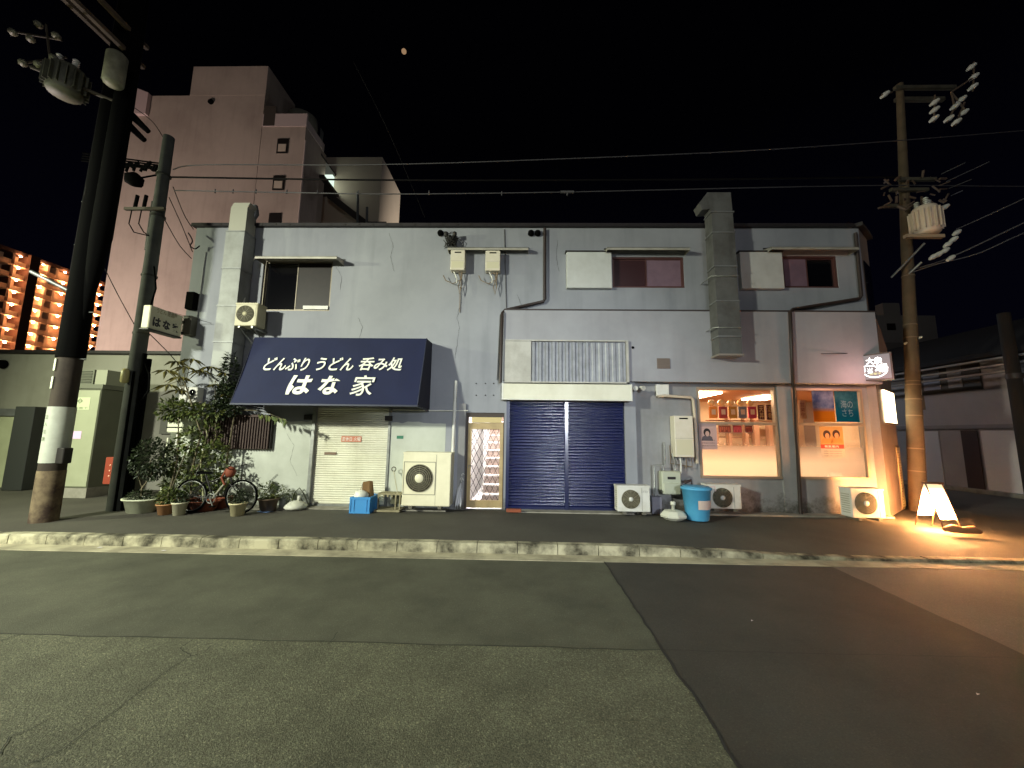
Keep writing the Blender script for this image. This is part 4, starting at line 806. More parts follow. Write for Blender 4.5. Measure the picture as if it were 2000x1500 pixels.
# junk between meter and wall
a, b, c, d = RC(1272, 965, 1292, 1002, 8.45); solo('conduit_box', MB().box(a, b, 8.4, 8.6, .14, d-.05, .01), M('grey_box', (112, 112, 124), .6), 'low grey box against the wall between small unit and gas meter', 'box')
mb = MB().tube([P3(1336, 943, 8.45), P3(1350, 938, 8.4), P3(1352, 948, 8.38), P3(1335, 950, 8.4)], .03, 7); solo('coiled_hose', mb, M('hose_dark', (50, 34, 30), .6), 'short dark coiled hose hung behind the blue bin', 'hose')
# brick
a, b, c, d = RC(989, 991, 1018, 999, 8.3); solo('paving_brick', MB().box(a, b, 8.25, 8.36, .158, .225, .008), terra, 'single reddish brick lying at the left foot of the blue shutter', 'brick')
# blue crate with contents
x0, x1 = W(684, 985, 7.98)[0], W(722, 985, 7.98)[0]; y0, y1 = 7.98, 8.5; z0 = .14; z1 = W(703, 971, 7.98)[1]
t = thing('blue_crate', 'bright blue plastic crate on the pavement before the white shutter', 'crate', ((x0+x1)/2, 8.2, z0)); cb = M('crate_blue', (64, 142, 206), .45)
mb = MB(); k = .015
mb.box(x0, x1, y0, y0+k, z0, z1); mb.box(x0, x1, y1-k, y1, z0, z1); mb.box(x0, x0+k, y0+k, y1-k, z0, z1); mb.box(x1-k, x1, y0+k, y1-k, z0, z1); mb.box(x0+k, x1-k, y0+k, y1-k, z0, z0+k); finish('crate_shell', mb, cb, t)
mb = MB(); mb.box(x0-.012, x1+.012, y0-.012, y0, z1-.05, z1); mb.box(x0-.012, x1+.012, y0-.012, y0, z0, z0+.03)
for x in (x0-.01, x0+.06, x1-.08, x1-.02): mb.box(x, x+.025, y0-.012, y0-.001, z0+.03, z1-.05)
mb.box(x1, x1+.012, y0, y1, z1-.05, z1)
for k in range(6): mb.box(x1+.001, x1+.011, y0+.03+k*.09, y0+.05+k*.09, z0, z1-.05)
finish('crate_ribs', mb, cb, t)
mb = MB(); xc_ = W(716, 960, 8.2)[0]; mb.hexa([(xc_-.1, 8.1, z0+.02), (xc_+.11, 8.14, z0+.02), (xc_+.11, 8.3, z0+.02), (xc_-.1, 8.26, z0+.02), (xc_-.07, 8.16, z1+.28), (xc_+.05, 8.2, z1+.3), (xc_+.05, 8.22, z1+.3), (xc_-.07, 8.18, z1+.28)]); mb.quad((xc_-.1, 8.1, z1+.05), (xc_-.07, 8.16, z1+.28), (xc_-.07, 8.18, z1+.28), (xc_-.16, 8.2, z1+.06)); mb.quad((xc_+.11, 8.14, z1-.02), (xc_+.05, 8.2, z1+.3), (xc_+.1, 8.25, z1+.29), (xc_+.15, 8.24, z1))
solo('cardboard_box', mb, M('cardboard', (134, 104, 66), .9), 'folded brown cardboard standing upright in the blue crate', 'cardboard')
mb = MB(); rs = random.Random(2); pr = [(.02, -.1), (.13, -.06), (.15, .02), (.11, .09), (.03, .12)]; mb.lathe((x0+.15, 8.14, z1+.0), pr, 11); mb.v = [(v[0]+rs.uniform(-.012, .012), v[1]+rs.uniform(-.012, .012), v[2]+rs.uniform(-.012, .012)) for v in mb.v]
solo('plastic_bag', mb, M('bag_white2', (222, 222, 210), .5), 'crumpled white plastic bag in the blue crate', 'bag')
# low rack
x0, x1 = W(738, 985, 8.25)[0], W(783, 985, 8.25)[0]; t = thing('low_rack', 'low weathered plastic rack between the blue crate and the large unit', 'rack', ((x0+x1)/2, 8.3, .14)); wood = M('weathered', (150, 142, 112), .8, col2=(110, 102, 78), scale=8, amt=.7)
zt2_ = W(760, 963, 8.25)[1]
finish('rack_top', MB().box(x0, x1, 8.2, 8.5, zt2_-.03, zt2_), wood, t); finish('rack_base', MB().box(x0-.02, x1+.02, 8.1, 8.5, .15, .19), wood, t)
for x in (x0, x1-.03, x1-.12): finish('rack_leg', MB().box(x, x+.025, 8.21, 8.24, .19, zt2_-.03), wood, t)
mb = MB()
for k in range(5): mb.box(x0+.03+k*.085, x0+.065+k*.085, 8.19, 8.2, zt2_-.07, zt2_-.03)
finish('rack_teeth', mb, wood, t)
pa = P3(777, 968, 8.3); pb = P3(769, 919, 8.45); t = thing('long_dustpan', 'dustpan with a tall thin handle leaning between rack and large unit', 'dustpan', pa)
finish('handle', MB().tube([pa, pb], .010, 6), M('handle_grey', (170, 166, 142), .5), t); finish('grip', MB().torus(pb+Vector((0, 0, .03)), .045, .010, 'y', 16, 6), M('grip_dark', (70, 66, 52), .5), t)
finish('pan', MB().hexa([pa+Vector(v) for v in ((-.14, -.06, -.16), (.14, -.06, -.16), (.12, .1, -.16), (-.12, .1, -.16), (-.14, .04, -.02), (.14, .04, -.02), (.12, .1, -.01), (-.12, .1, -.01))]), M('pan_dark', (66, 66, 48), .6), t)
# umbrellas leaning in the corner
mb_g = 'umbrellas leaning beside the gold door'
for k, (u0_, u1_, v1_) in enumerate(((889, 899, 938), (893, 902, 930), (899, 901, 941))):
    pa, pb = P3(u0_, 994, 8.32), P3(u1_, v1_, 8.5); t = thing('folded_umbrella', ('clear folded umbrella leaning furthest left in the nook by the gold door', 'middle clear folded umbrella in the nook by the gold door', 'clear folded umbrella standing nearest the gold door')[k], 'umbrella', pa, mb_g)
    d_ = pb-pa; finish('canopy', MB().tube([pa+d_*.08, pa+d_*.2, pa+d_*.7, pa+d_*.78], [.008, .03, .022, .008], 8), M('umbrella_clear', (190, 190, 192), .3), t); finish('shaft', MB().tube([pa, pb], .006, 5), galv, t); finish('crook', MB().tube([pb, pb+Vector((0, 0, .04)), pb+Vector((.03, 0, .06)), pb+Vector((.055, 0, .03))], .009, 6), white, t)
# white jugs and base left of shutter
p0 = Vector((W(578, 980, 8.3)[0], 8.3, .15)); t = thing('parasol_base', 'lumpy white plastic base with a hose loop left of the white shutter', 'parasol base', p0)
finish('base', MB().lathe(p0, [(.2, 0), (.24, .04), (.2, .10), (.12, .15), (.05, .17)], 9), M('base_white', (206, 206, 190), .5), t); finish('socket', MB().lathe(p0+Vector((.06, 0, .15)), [(.035, 0), (.035, .11), (.02, .12)], 10), M('base_white', (206, 206, 190), .5), t)
finish('hose_loop', MB().tube([p0+Vector((-.2, .2, .1)), p0+Vector((-.16, .2, .3)), p0+Vector((-.06, .2, .4)), p0+Vector((.03, .2, .3)), p0+Vector((.2, .18, .02))], .012, 6), M('hose_grey', (80, 82, 66), .5), t)
p0 = Vector((W(555, 985, 8.35)[0], 8.35, .15)); mb = MB().lathe(p0, [(.08, 0), (.1, .06), (.1, .2), (.04, .26), (.03, .3)], 10); solo('plastic_jug', mb, M('jug', (150, 156, 146), .4), 'pale plastic jug between the weeds and the white lumpy base', 'jug')
mb = MB(); rs = random.Random(9); pz = [(.0, -.02), (.12, -.05), (.25, -.02), (.36, .02), (.3, .07), (.15, .06), (.05, .05)]; q = W(505, 997, 7.95)[0]
vs = [(q+x*.9, 7.9+y*1.4, .142+rs.uniform(.002, .035)) for x, y in pz]; mb.add(vs, [(0, 1, 6), (1, 2, 5, 6), (2, 3, 4), (2, 4, 5)])
solo('plastic_scrap', mb, M('scrap_blue', (120, 150, 200), .6), 'scrap of pale blue plastic on the ground beside the front wheel', 'litter')
# slatted screen over left window
a, b, c, d = RC(392, 812, 524, 876, 8.4); t = thing('slatted_screen', 'dark brown slatted screen fixed over a low window behind the plants', 'screen', ((a+b)/2, 8.5, c))
finish('backing', MB().box(a, b, 8.50, 8.58, c, d), M('screen_back', (20, 16, 14), .8), t)
mb = MB(); n_ = int((b-a)/.06)
for k in range(n_): x = a+k*(b-a)/n_; mb.box(x, x+.028, 8.46, 8.499, c-.01, d+.01)
finish('slats', mb, M('screen_slat', (64, 46, 40), .7), t)
finish('screen_rail', MB().box(a-.02, b+.02, 8.43, 8.46, d-.02, d+.03), M('screen_slat', (64, 46, 40), .7), t)
a, b, c, d = RC(344, 857, 396, 905, 8.5)
# electric meters, white box
for k, (x0, y0, x1, y1, lb) in enumerate(((347, 755, 364, 787, 'left electricity meter on the wall above the plants'), (367, 756, 385, 787, 'right electricity meter on the wall above the plants'))):
    a, b, c, d = RC(x0, y0, x1, y1, 8.42); t = thing('electric_meter', lb, 'electricity meter', ((a+b)/2, 8.5, c), 'electricity meters on the left wall')
    finish('casing', MB().box(a, b, 8.42, 8.6, c, d, .01), white, t); finish('meter_glass', MB().lathe(((a+b)/2, 8.42, d-.12), [(.07, 0), (.065, -.03), (.03, -.04)], 14, 'y'), gdark, t)
a, b, c, d = RC(326, 812, 357, 845, 8.2); t = thing('mail_box', 'white box with a dark slot fixed among the leaves at the left corner', 'box', ((a+b)/2, 8.3, c)); finish('box_body', MB().box(a, b, 8.2, 8.45, c, d, .02), M('mail_white', (222, 224, 196), .5), t); finish('slot', MB().box(a+.06, b-.1, 8.195, 8.199, d-.11, d-.08), black, t); finish('flap_seam', MB().box(a, b, 8.195, 8.199, c+.1, c+.125), black, t); finish('post', MB().box((a+b)/2-.03, (a+b)/2+.03, 8.3, 8.36, .14, c), white, t)
a, b, c, d = RC(318, 855, 326, 965, 8.1); solo('white_post', MB().tube([((a+b)/2, 8.1, .14), ((a+b)/2, 8.1, d)], .022, 8), M('mail_white', (222, 224, 196), .5), 'thin white post behind the foliage right of the round shrub', 'post')
# ------------------------------------------------------------------ plants
def leaf(mb, p, d, up, L_, w_):
    d = d.normalized(); s = d.cross(up); s = s.normalized() if s.length > 1e-4 else Vector((1, 0, 0)); n_ = s.cross(d)
    mb.add([p, p+d*L_*.45+s*w_*.5+n_*L_*.05, p+d*L_-n_*L_*.12, p+d*L_*.45-s*w_*.5+n_*L_*.05], [(0, 1, 2), (0, 2, 3)])
def cloud(mb, c, rx, ry, rz, n, L_, w_, rs, shell=.35):
    for _ in range(n):
        v = Vector((rs.gauss(0, 1), rs.gauss(0, 1), rs.gauss(0, 1))).normalized(); r_ = shell+(1-shell)*rs.random()**.5
        if rs.random() < .5 and math.sin(v.x*5+c[0]*3)+math.sin(v.z*6+c[2]*5) > .9: continue
        p = Vector(c)+Vector((v.x*rx, v.y*ry, v.z*rz))*r_
        leaf(mb, p, v+Vector((rs.uniform(-.9, .9), rs.uniform(-.9, .9), rs.uniform(-.9, .5))), Vector((rs.uniform(-.4, .4), rs.uniform(-.4, .4), 1)), L_*rs.uniform(.6, 1.3), w_*rs.uniform(.6, 1.3))
def palm_leaf(mb, mbs, o, tip, L_, w_, rs):
    mbs.tube([o, (o+tip)/2+Vector((0, 0, .04)), tip], .006, 5)
    for k in range(8):
        g_ = k/8*2*math.pi+rs.uniform(-.2, .2); d_ = Vector((math.cos(g_), math.sin(g_)*.8, -.45+.2*rs.random())); leaf(mb, tip, d_, Vector((0, 0, 1)), L_*rs.uniform(.8, 1.2), w_)
def pot(name, label, x, y, r, h_, mt, oval=1, prof=None):
    t = thing(name, label, 'plant pot', (x, y, .14), 'potted plants at the left of the building')
    finish('pot', MB().lathe((x, y, .14), [(r*.72, 0), (r*.95, h_*.9), (r*1.06, h_*.9), (r*1.06, h_), (r*.92, h_), (r*.88, h_*.88)], 22, sx_=oval), mt, t)
    finish('soil', MB().lathe((x, y, .14+h_*.86), [(r*.87, 0), (r*.3, .01)], 18, sx_=oval), soil, t); return t
rs = random.Random(21)
# planter with round shrub
x = W(277, 985, 7.75)[0]; t = pot('potted_shrub', 'wide white planter holding a dark leafy shrub left of the bicycle', x, 7.75, .25, .27, M('pot_white', (196, 200, 172), .6, col2=(150, 152, 130), scale=6, amt=.5), 1.35)
mb = MB().tube([(x-.02, 7.75, .36), (x-.05, 7.76, .6), (x+.03, 7.78, .75), (x+.02, 7.8, 1.15)], [.022, .018, .015, .01], 6); mb.tube([(x-.05, 7.76, .6), (x-.2, 7.74, .95)], .009, 5); mb.tube([(x+.03, 7.78, .8), (x+.2, 7.8, 1.1)], .009, 5); finish('stem', mb, stemm, t)
mb = MB(); cloud(mb, (x, 7.82, 1.16), .36, .28, .42, 1500, .075, .04, rs, .2); cloud(mb, (x, 7.75, .46), .3, .18, .10, 400, .07, .035, rs, .1); finish('foliage', mb, leafd, t)
# tall palmate plant
x = W(372, 985, 8.1)[0]; t = pot('potted_tree', 'tall thin potted tree with drooping fingered leaves reaching up beside the awning', x, 8.1, .2, .25, terra)
top = P3(360, 745, 8.0); mb = MB(); mbs = MB()
mbs.tube([(x, 8.1, .35), (x-.05, 8.1, 1.0), (x+.05, 8.1, 1.7), top], [.028, .024, .018, .012], 7)
t2_ = P3(420, 745, 8.2); mbs.tube([(x, 8.12, .9), (x+.3, 8.2, 1.6), t2_], [.02, .014, .008], 6)
for (u, v, y) in ((325, 722, 7.9), (345, 705, 8.0), (375, 700, 8.0), (352, 735, 7.9), (392, 722, 8.1), (330, 750, 7.9), (350, 760, 8.0), (410, 715, 8.2), (362, 715, 7.8)): palm_leaf(mb, mbs, top+Vector((0, 0, rs.uniform(-.4, 0))), P3(u, v, y), .30, .07, rs)
for (u, v, y) in ((437, 728, 8.2), (420, 750, 8.2), (452, 752, 8.3), (440, 770, 8.2)): palm_leaf(mb, mbs, t2_, P3(u, v, y), .2, .07, rs)
finish('foliage', mb, leafo, t); finish('stem', mbs, stemm, t)
# dark climbing shrub near the duct foot
x = W(437, 985, 8.3)[0]; t = pot('potted_shrub', 'slim dark shrub climbing the wall between duct foot and awning', x, 8.3, .18, .24, terra)
mb = MB(); mbs = MB().tube([(x, 8.3, .3), (x-.03, 8.3, 1.2), (x+.02, 8.35, 2.7)], [.025, .02, .01], 6)
for (u, v, rx, rz, n_) in ((447, 735, .17, .55, 700), (440, 775, .28, .3, 650), (455, 790, .2, .25, 300), (430, 800, .25, .2, 300)): q = P3(u, v, 8.25); cloud(mb, q, rx, .16, rz, n_, .09, .055, rs)
finish('foliage', mb, leafd, t); finish('stem', mbs, stemm, t)
# dense middle plants
x = W(345, 985, 8.0)[0]; t = pot('potted_shrub', 'bushy broad leaved plant in a brown pot beneath the white box', x-.08, 7.85, .16, .22, M('pot_brown', (150, 112, 78), .7))
mb = MB()
for (u, v, rx, rz, n_) in ((335, 800, .3, .22, 300), (360, 800, .35, .15, 300), (400, 805, .4, .14, 260), (335, 900, .28, .35, 300), (372, 860, .25, .3, 230), (350, 950, .35, .2, 320)): cloud(mb, P3(u, v, 8.1), rx, .18, rz, n_, .11, .06, rs)
finish('foliage', mb, leafm, t); mbs = MB().tube([(x-.08, 7.85, .3), (x-.1, 8.0, 1.1), P3(350, 800, 8.1)], [.02, .015, .01], 6); mbs.tube([(x-.08, 7.9, .5), P3(372, 860, 8.1)], .01, 5); finish('stem', mbs, stemm, t)
x = W(405, 985, 8.1)[0]; t = pot('potted_shrub', 'leafy spreading plant in a long terracotta trough behind the bicycle frame', x, 8.0, .2, .2, terra, 1.6)
mb = MB()
for (u, v, rx, rz, n_) in ((405, 850, .3, .28, 210), (385, 910, .32, .32, 270), (420, 885, .35, .2, 230), (415, 945, .35, .2, 260), (440, 930, .25, .2, 150)): cloud(mb, P3(u, v, 8.15), rx, .15, rz, n_, .10, .055, rs)
finish('foliage', mb, leafm, t); mbs = MB().tube([(x, 8.0, .3), P3(392, 900, 8.15), P3(405, 850, 8.15), P3(395, 800, 8.15)], [.02, .014, .01, .008], 6); finish('stem', mbs, M('stem_pale', (150, 150, 110), .7), t)
# variegated overhanging twig above the screen
mb = MB(); mbs = MB(); o_ = P3(520, 805, 7.95); o2 = P3(500, 802, 8.3)
mbs.tube([P3(455, 800, 8.25), o2, o_, P3(560, 822, 7.8)], [.012, .01, .008, .005], 5)
for k in range(14): q = P3(505+k*4, 806+k*1.0, 8.1-k*.02); leaf(mb, q, Vector((rs.uniform(-.3, .8), rs.uniform(-.3, .3), rs.uniform(-1.2, -.2))), Vector((0, 1, .2)), .17, .07)
t = thing('hanging_branch', 'drooping leafy branch reaching over the slatted screen', 'branch', P3(455, 800, 8.25)); finish('foliage', mb, leafm, t); finish('stem', mbs, stemm, t)
x = W(474, 985, 7.72)[0]; t = pot('potted_herb', 'cream bucket with low plants standing before the right bicycle wheel', x, 7.6, .15, .24, M('pot_cream', (200, 190, 150), .6)); mb = MB(); cloud(mb, (x, 7.62, .5), .2, .16, .14, 420, .06, .03, rs, .1); finish('foliage', mb, leafd, t)
x = W(364, 988, 7.7)[0]; t = pot('potted_herb', 'small round white pot standing under the left bicycle wheel', x, 7.55, .13, .24, M('pot_white2', (205, 200, 170), .6)); mb = MB(); cloud(mb, (x, 7.57, .44), .14, .12, .10, 260, .06, .03, rs, .1); finish('foliage', mb, leafd, t)
x = W(334, 988, 7.7)[0]; t = pot('potted_herb', 'tan clay pot at the left end of the bicycle', x, 7.6, .16, .2, M('pot_tan', (176, 128, 84), .7)); mb = MB(); cloud(mb, (x, 7.62, .46), .2, .14, .16, 420, .08, .035, rs, .1); finish('foliage', mb, leafm, t)
x = W(527, 985, 8.1)[0]; t = pot('potted_herb', 'dark clay pot of scrubby weeds right of the bicycle', x, 8.05, .19, .26, M('pot_dark', (88, 72, 56), .8)); mb = MB(); cloud(mb, (x-.05, 8.1, .52), .34, .16, .2, 700, .06, .025, rs, .1); cloud(mb, (x+.25, 8.3, .4), .2, .1, .14, 260, .05, .02, rs, .1); finish('foliage', mb, leafm, t)
# ------------------------------------------------------------------ bicycle
Yb = 7.78; xR = W(472, 965, Yb)[0]; R_ = .315; xF = xR-1.02; zc = .14+R_+.01
bk = thing('bicycle', 'black bicycle with a silver down tube leaning among the flower pots', 'bicycle', ((xR+xF)/2, Yb, .14))
for xw in (xF, xR):
    wh = finish('wheel', MB().torus((xw, Yb, zc), R_-.03, .008, 'y', 36, 6), galv, bk)
    finish('tyre', MB().torus((xw, Yb, zc), R_, .018, 'y', 36, 8), black, wh)
    mb = MB()
    for k in range(20): g_ = k*math.pi/10; mb.tube([(xw, Yb+(.02 if k % 2 else -.02), zc), (xw+(R_-.03)*math.cos(g_), Yb, zc+(R_-.03)*math.sin(g_))], .0015, 3, False)
    mb.tube([(xw, Yb-.04, zc), (xw, Yb+.04, zc)], .018, 8); finish('spokes', mb, galv, wh)
hx = xR-.26; hz = .86; bbx, bbz = xF+.44, zc-.04; sx3 = bbx-.16
mb = MB().tube([(hx, Yb, hz), (bbx, Yb, bbz)], .020, 8); finish('down_tube', mb, M('silver_tube', (190, 186, 170), .3, .6), bk)
mb = MB().tube([(hx-.03, Yb, hz+.03), (sx3+.03, Yb, hz-.14)], .015, 8); mb.tube([(bbx, Yb, bbz), (sx3-.03, Yb, hz+.02)], .016, 8)
for s_ in (-.05, .05): mb.tube([(bbx, Yb+s_*.4, bbz), (xF, Yb+s_, zc)], .009, 6); mb.tube([(sx3, Yb+s_*.3, hz-.1), (xF, Yb+s_, zc)], .008, 6); mb.tube([(hx+.03, Yb+s_, hz-.14), (xR-.04, Yb+s_, zc+.08), (xR, Yb+s_, zc)], .010, 6)
finish('frame', mb, M('bike_black', (34, 32, 32), .4), bk)
finish('chainring', MB().torus((bbx, Yb-.05, bbz), .09, .007, 'y', 24, 5).tube([(bbx, Yb-.07, bbz), (bbx+.08, Yb-.08, bbz-.14)], .009, 6).tube([(bbx, Yb+.07, bbz), (bbx-.08, Yb+.08, bbz+.14)], .009, 6), galv, bk)
for s_, q_ in ((-1, (.08, -.14)), (1, (-.08, .14))): finish('pedal', MB().box(bbx+q_[0]-.05, bbx+q_[0]+.05, Yb+s_*.09-.03, Yb+s_*.09+.03, bbz+q_[1]-.012, bbz+q_[1]+.012), black, bk)
finish('saddle', MB().hexa([(sx3-.18, Yb-.07, hz+.03), (sx3+.12, Yb-.02, hz+.04), (sx3+.12, Yb+.02, hz+.04), (sx3-.18, Yb+.07, hz+.03), (sx3-.17, Yb-.06, hz+.09), (sx3+.11, Yb-.015, hz+.07), (sx3+.11, Yb+.015, hz+.07), (sx3-.17, Yb+.06, hz+.09)]), black, bk)
mb = MB().tube([(hx+.03, Yb, hz-.12), (hx-.04, Yb, hz+.16)], .016, 8); mb.tube([(hx+.15, Yb-.24, hz+.22), (hx-.03, Yb-.12, hz+.17), (hx-.04, Yb, hz+.16), (hx-.03, Yb+.12, hz+.17), (hx+.15, Yb+.24, hz+.22)], .011, 7); finish('handlebar', mb, M('bike_black', (34, 32, 32), .4), bk)
mb = MB()
for k in range(12):
    g0, g1 = rad(60+k*10), rad(60+(k+1)*10); r_ = R_+.035
    mb.add([(xR+r_*math.cos(g0), Yb-.03, zc+r_*math.sin(g0)), (xR+r_*math.cos(g1), Yb-.03, zc+r_*math.sin(g1)), (xR+r_*math.cos(g1), Yb+.03, zc+r_*math.sin(g1)), (xR+r_*math.cos(g0), Yb+.03, zc+r_*math.sin(g0))], [(0, 1, 2, 3)], True)
finish('mudguard', mb, M('bike_black', (34, 32, 32), .4), bk)
mb = MB().hexa([(hx-.12, Yb-.1, hz-.0), (hx+.05, Yb-.1, hz-.02), (hx+.05, Yb+.1, hz-.02), (hx-.12, Yb+.1, hz), (hx-.16, Yb-.12, hz+.2), (hx+.09, Yb-.12, hz+.22), (hx+.09, Yb+.12, hz+.22), (hx-.16, Yb+.12, hz+.2)]); mb = MB().lathe((hx-.02, Yb, hz-.02), [(.05, 0), (.10, .05), (.11, .12), (.07, .19), (.03, .21)], 9, sy_=.8); mb.tube([(hx-.06, Yb-.06, hz+.12), (hx-.12, Yb-.08, hz-.02), (hx-.05, Yb-.07, hz-.16)], .022, 6); finish('bag', mb, M('orange_bag', (120, 58, 36), .8), bk)
# ------------------------------------------------------------------ left neighbour, cabinet, poles
YN = 10.6
zt_ = W(175, 688, YN)[1]
nb = thing('low_warehouse', 'low grey rendered warehouse with a dark eave behind the utility cabinets', 'building', (-14, YN, .13))
finish('wall', MB().box(-24, -7.95, YN, YN+5, .05, zt_-.05), M('warehouse_wall', (150, 148, 136), .8, col2=(120, 118, 106), scale=.7, amt=.6, streak=.4), nb)
finish('eave', MB().box(-24, -7.93, YN-.12, YN+5.1, zt_-.05, zt_+.03), eave, nb)
p = P3(10, 712, YN); finish('round_vent', MB().lathe(p, [(.10, 0), (.13, -.03), (.12, -.1), (.04, -.15)], 14, 'y'), black, nb)
a, b, c, d = RC(-60, 812, 36, 948, YN-.05); finish('garage_shutter', MB().box(a, b, YN-.06, YN-.002, .14, d), M('shutter_green', (190, 194, 160), .6, col2=(160, 162, 130), scale=1.5, amt=.5), nb)
finish('shutter_head', MB().box(a, b+.02, YN-.12, YN-.001, d+.001, d+.2), grey, nb)
a, b, c, d = RC(40, 795, 78, 950, YN-.3); solo('steel_locker', MB().box(a, b, YN-.55, YN-.02, .14, d, .01), M('locker_dark', (50, 52, 50), .6), 'dark upright steel locker between the pale garage shutter and big pole', 'locker')
a, b, c, d = RC(318, 795, 350, 848, YN-.1); finish('wall_panel', MB().box(a-.1, b, YN-.06, YN-.001, c, d), M('panel_grey', (100, 100, 90), .7), nb)
# power cabinet
YC = 9.2; cx1 = W(184, 860, YC)[0]; cx0 = cx1-.86; ztc = W(195, 761, YC)[1]
cyb = WX(238, 850, cx1)[0]
t = thing('power_cabinet', 'tall pale green power cabinet on a concrete plinth behind the big pole', 'cabinet', ((cx0+cx1)/2, YC+.4, .14))
cg = M('cabinet_green', (166, 170, 142), .5, col2=(148, 152, 124), scale=2, amt=.5, streak=.2)
finish('plinth', MB().box(cx0-.03, cx1+.03, YC-.03, cyb, .13, .36), conc, t)
finish('casing', MB().box(cx0, cx1, YC, cyb-.05, .36, ztc+.02, .008), M('casing_shaded', (96, 98, 80), .6, col2=(80, 82, 66), scale=2, amt=.5), t)  # shade of the cabinet's side put into a darker casing colour
finish('door', MB().box(cx0+.03, cx1-.02, YC-.012, YC-.001, .40, ztc-.02), cg, t)
finish('cap', MB().box(cx0-.03, cx1+.04, YC-.03, cyb-.02, ztc+.021, ztc+.13), M('cabinet_cap', (104, 106, 90), .6), t)
finish('vent_house', MB().box(cx0+.05, cx1-.28, YC+.02, cyb-.2, ztc+.13, ztc+.50), M('cabinet_cap', (104, 106, 90), .6), t)
mb = MB()
for k in range(8): z = ztc+.17+k*.04; mb.box(cx0+.08, cx1-.32, YC+.0, YC+.02, z, z+.012)
finish('vent_slats', mb, M('slat_dark', (66, 68, 56), .6), t)
finish('rear_house', MB().box(cx1-.27, cx1+.02, YC+.05, cyb-.06, ztc+.13, ztc+.50), M('cabinet_cap2', (150, 152, 130), .6), t)
a, b, c, d = RC(136, 776, 175, 800, YC-.02); pl_ = finish('name_plate', MB().box(a, b, YC-.016, YC-.013, c, d), M('plate', (200, 208, 170), .6), t)
mb = MB(); cx_, cz_, r_ = (a+b)/2, d-.09, .07
for k in range(4):
    g0, g1 = k*math.pi/2, (k+1)*math.pi/2; f_ = lambda r, g_: (cx_+r*math.cos(g_), YC-.0185, cz_+r*math.sin(g_)*.9); mb.quad(f_(r_, g0), f_(r_*.72, g0), f_(r_*.72, g1), f_(r_, g1))
mb.box(cx_-.04, cx_+.04, YC-.0185, YC-.0165, cz_-.008, cz_+.008); finish('emblem', mb, M('plate_ink', (96, 110, 76), .7), pl_)
text('ご注意下', M('plate_ink', (96, 110, 76), .7), pl_, (a+.02, YC-.017, c+.02), (1, 0, 0), (0, 0, 1), b-a-.05, .045, .001)
a, b, c, d = RC(137, 842, 158, 857, YC-.02); finish('reflective_sticker', MB().box(a, b, YC-.018, YC-.013, c, d), M('sticker_pink', (226, 190, 222), .25, spec=1, emit=(.85, .6, .8), es=.25), t)
# red hydrant cabinet
a, b, c, d = RC(203, 893, 226, 946, 9.0); t = thing('hydrant_box', 'small red fire equipment box on a post beside the thin pole', 'box', ((a+b)/2, 9.1, .14))
finish('box_body', MB().box(a, b, 9.0, 9.28, c, d, .01), M('hydrant_red', (150, 62, 40), .5), t); finish('post', MB().tube([((a+b)/2+.05, 9.15, .14), ((a+b)/2+.05, 9.15, c)], .05, 8), M('post_grey', (150, 150, 140), .6), t)
for k in range(3): z = c+(d-c)*(.3+.2*k); finish('reflector', MB().lathe(((a+b)/2, 9.0, z), [(.025, 0), (.02, -.01)], 8, 'y'), M('lens', (230, 160, 130), .2), t)
def rings(mb, x, y, zs, r):
    for z in zs: mb.tube([(x, y, z-.02), (x, y, z+.02)], r, 16)
# big left pole
px_, py_ = -8.38, 6.86
t = thing('utility_pole', 'thick dark utility pole wrapped in a pale sheet low down with transformers on top', 'utility pole', (px_, py_, .1))
finish('shaft', MB().tube([(px_, py_, .08), (px_, py_, 12.5)], [.18, .13], 20), M('pole_left', (58, 48, 38), .85, col2=(36, 28, 22), scale=2.6, amt=.9, bump=.2, bscale=30, streak=.3), t)
finish('base_coat', MB().tube([(px_, py_, .1), (px_, py_, 1.02)], [.1835, .1815], 24), M('base_coat', (128, 112, 86), .85, col2=(60, 44, 34), scale=3.2, amt=1, bump=.2, bscale=30, streak=.6), t)
def pz(v): return W(160, v, py_)[1]
finish('shade_sleeve', MB().tube([(px_, py_, pz(700)), (px_, py_, 12.4)], [.196, .16], 20), black, t)  # black tube over the shaft: darkness above the lamplight painted as colour
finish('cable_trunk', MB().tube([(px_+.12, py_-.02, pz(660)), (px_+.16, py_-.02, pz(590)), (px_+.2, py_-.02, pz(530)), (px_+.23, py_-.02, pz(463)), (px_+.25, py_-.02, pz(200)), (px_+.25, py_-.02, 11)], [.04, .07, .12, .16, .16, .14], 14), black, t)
z0, z1 = W(85, 903, py_)[1], W(105, 795, py_)[1]
finish('wrap_sheet', MB().tube([(px_, py_, z0), (px_, py_, z1)], .182, 24), M('wrap_pale', (176, 180, 168), .7, col2=(150, 150, 138), scale=5, amt=.5), t)
def curved(body, z, r, ang, s_, par, mt):
    g_ = rad(ang); n_ = Vector((math.cos(g_), math.sin(g_), 0)); tx = Vector((-math.sin(g_), math.cos(g_), 0)); o = Vector((px_, py_, z))+n_*r; text(body, mt, par, o-tx*s_/2, tx, (0, 0, 1), s_, s_, .003)
for k, ch in enumerate('立入注意'): curved(ch, z1-.22-k*.13, .185, -100, .07, t, M('plate_ink', (96, 110, 76), .7))
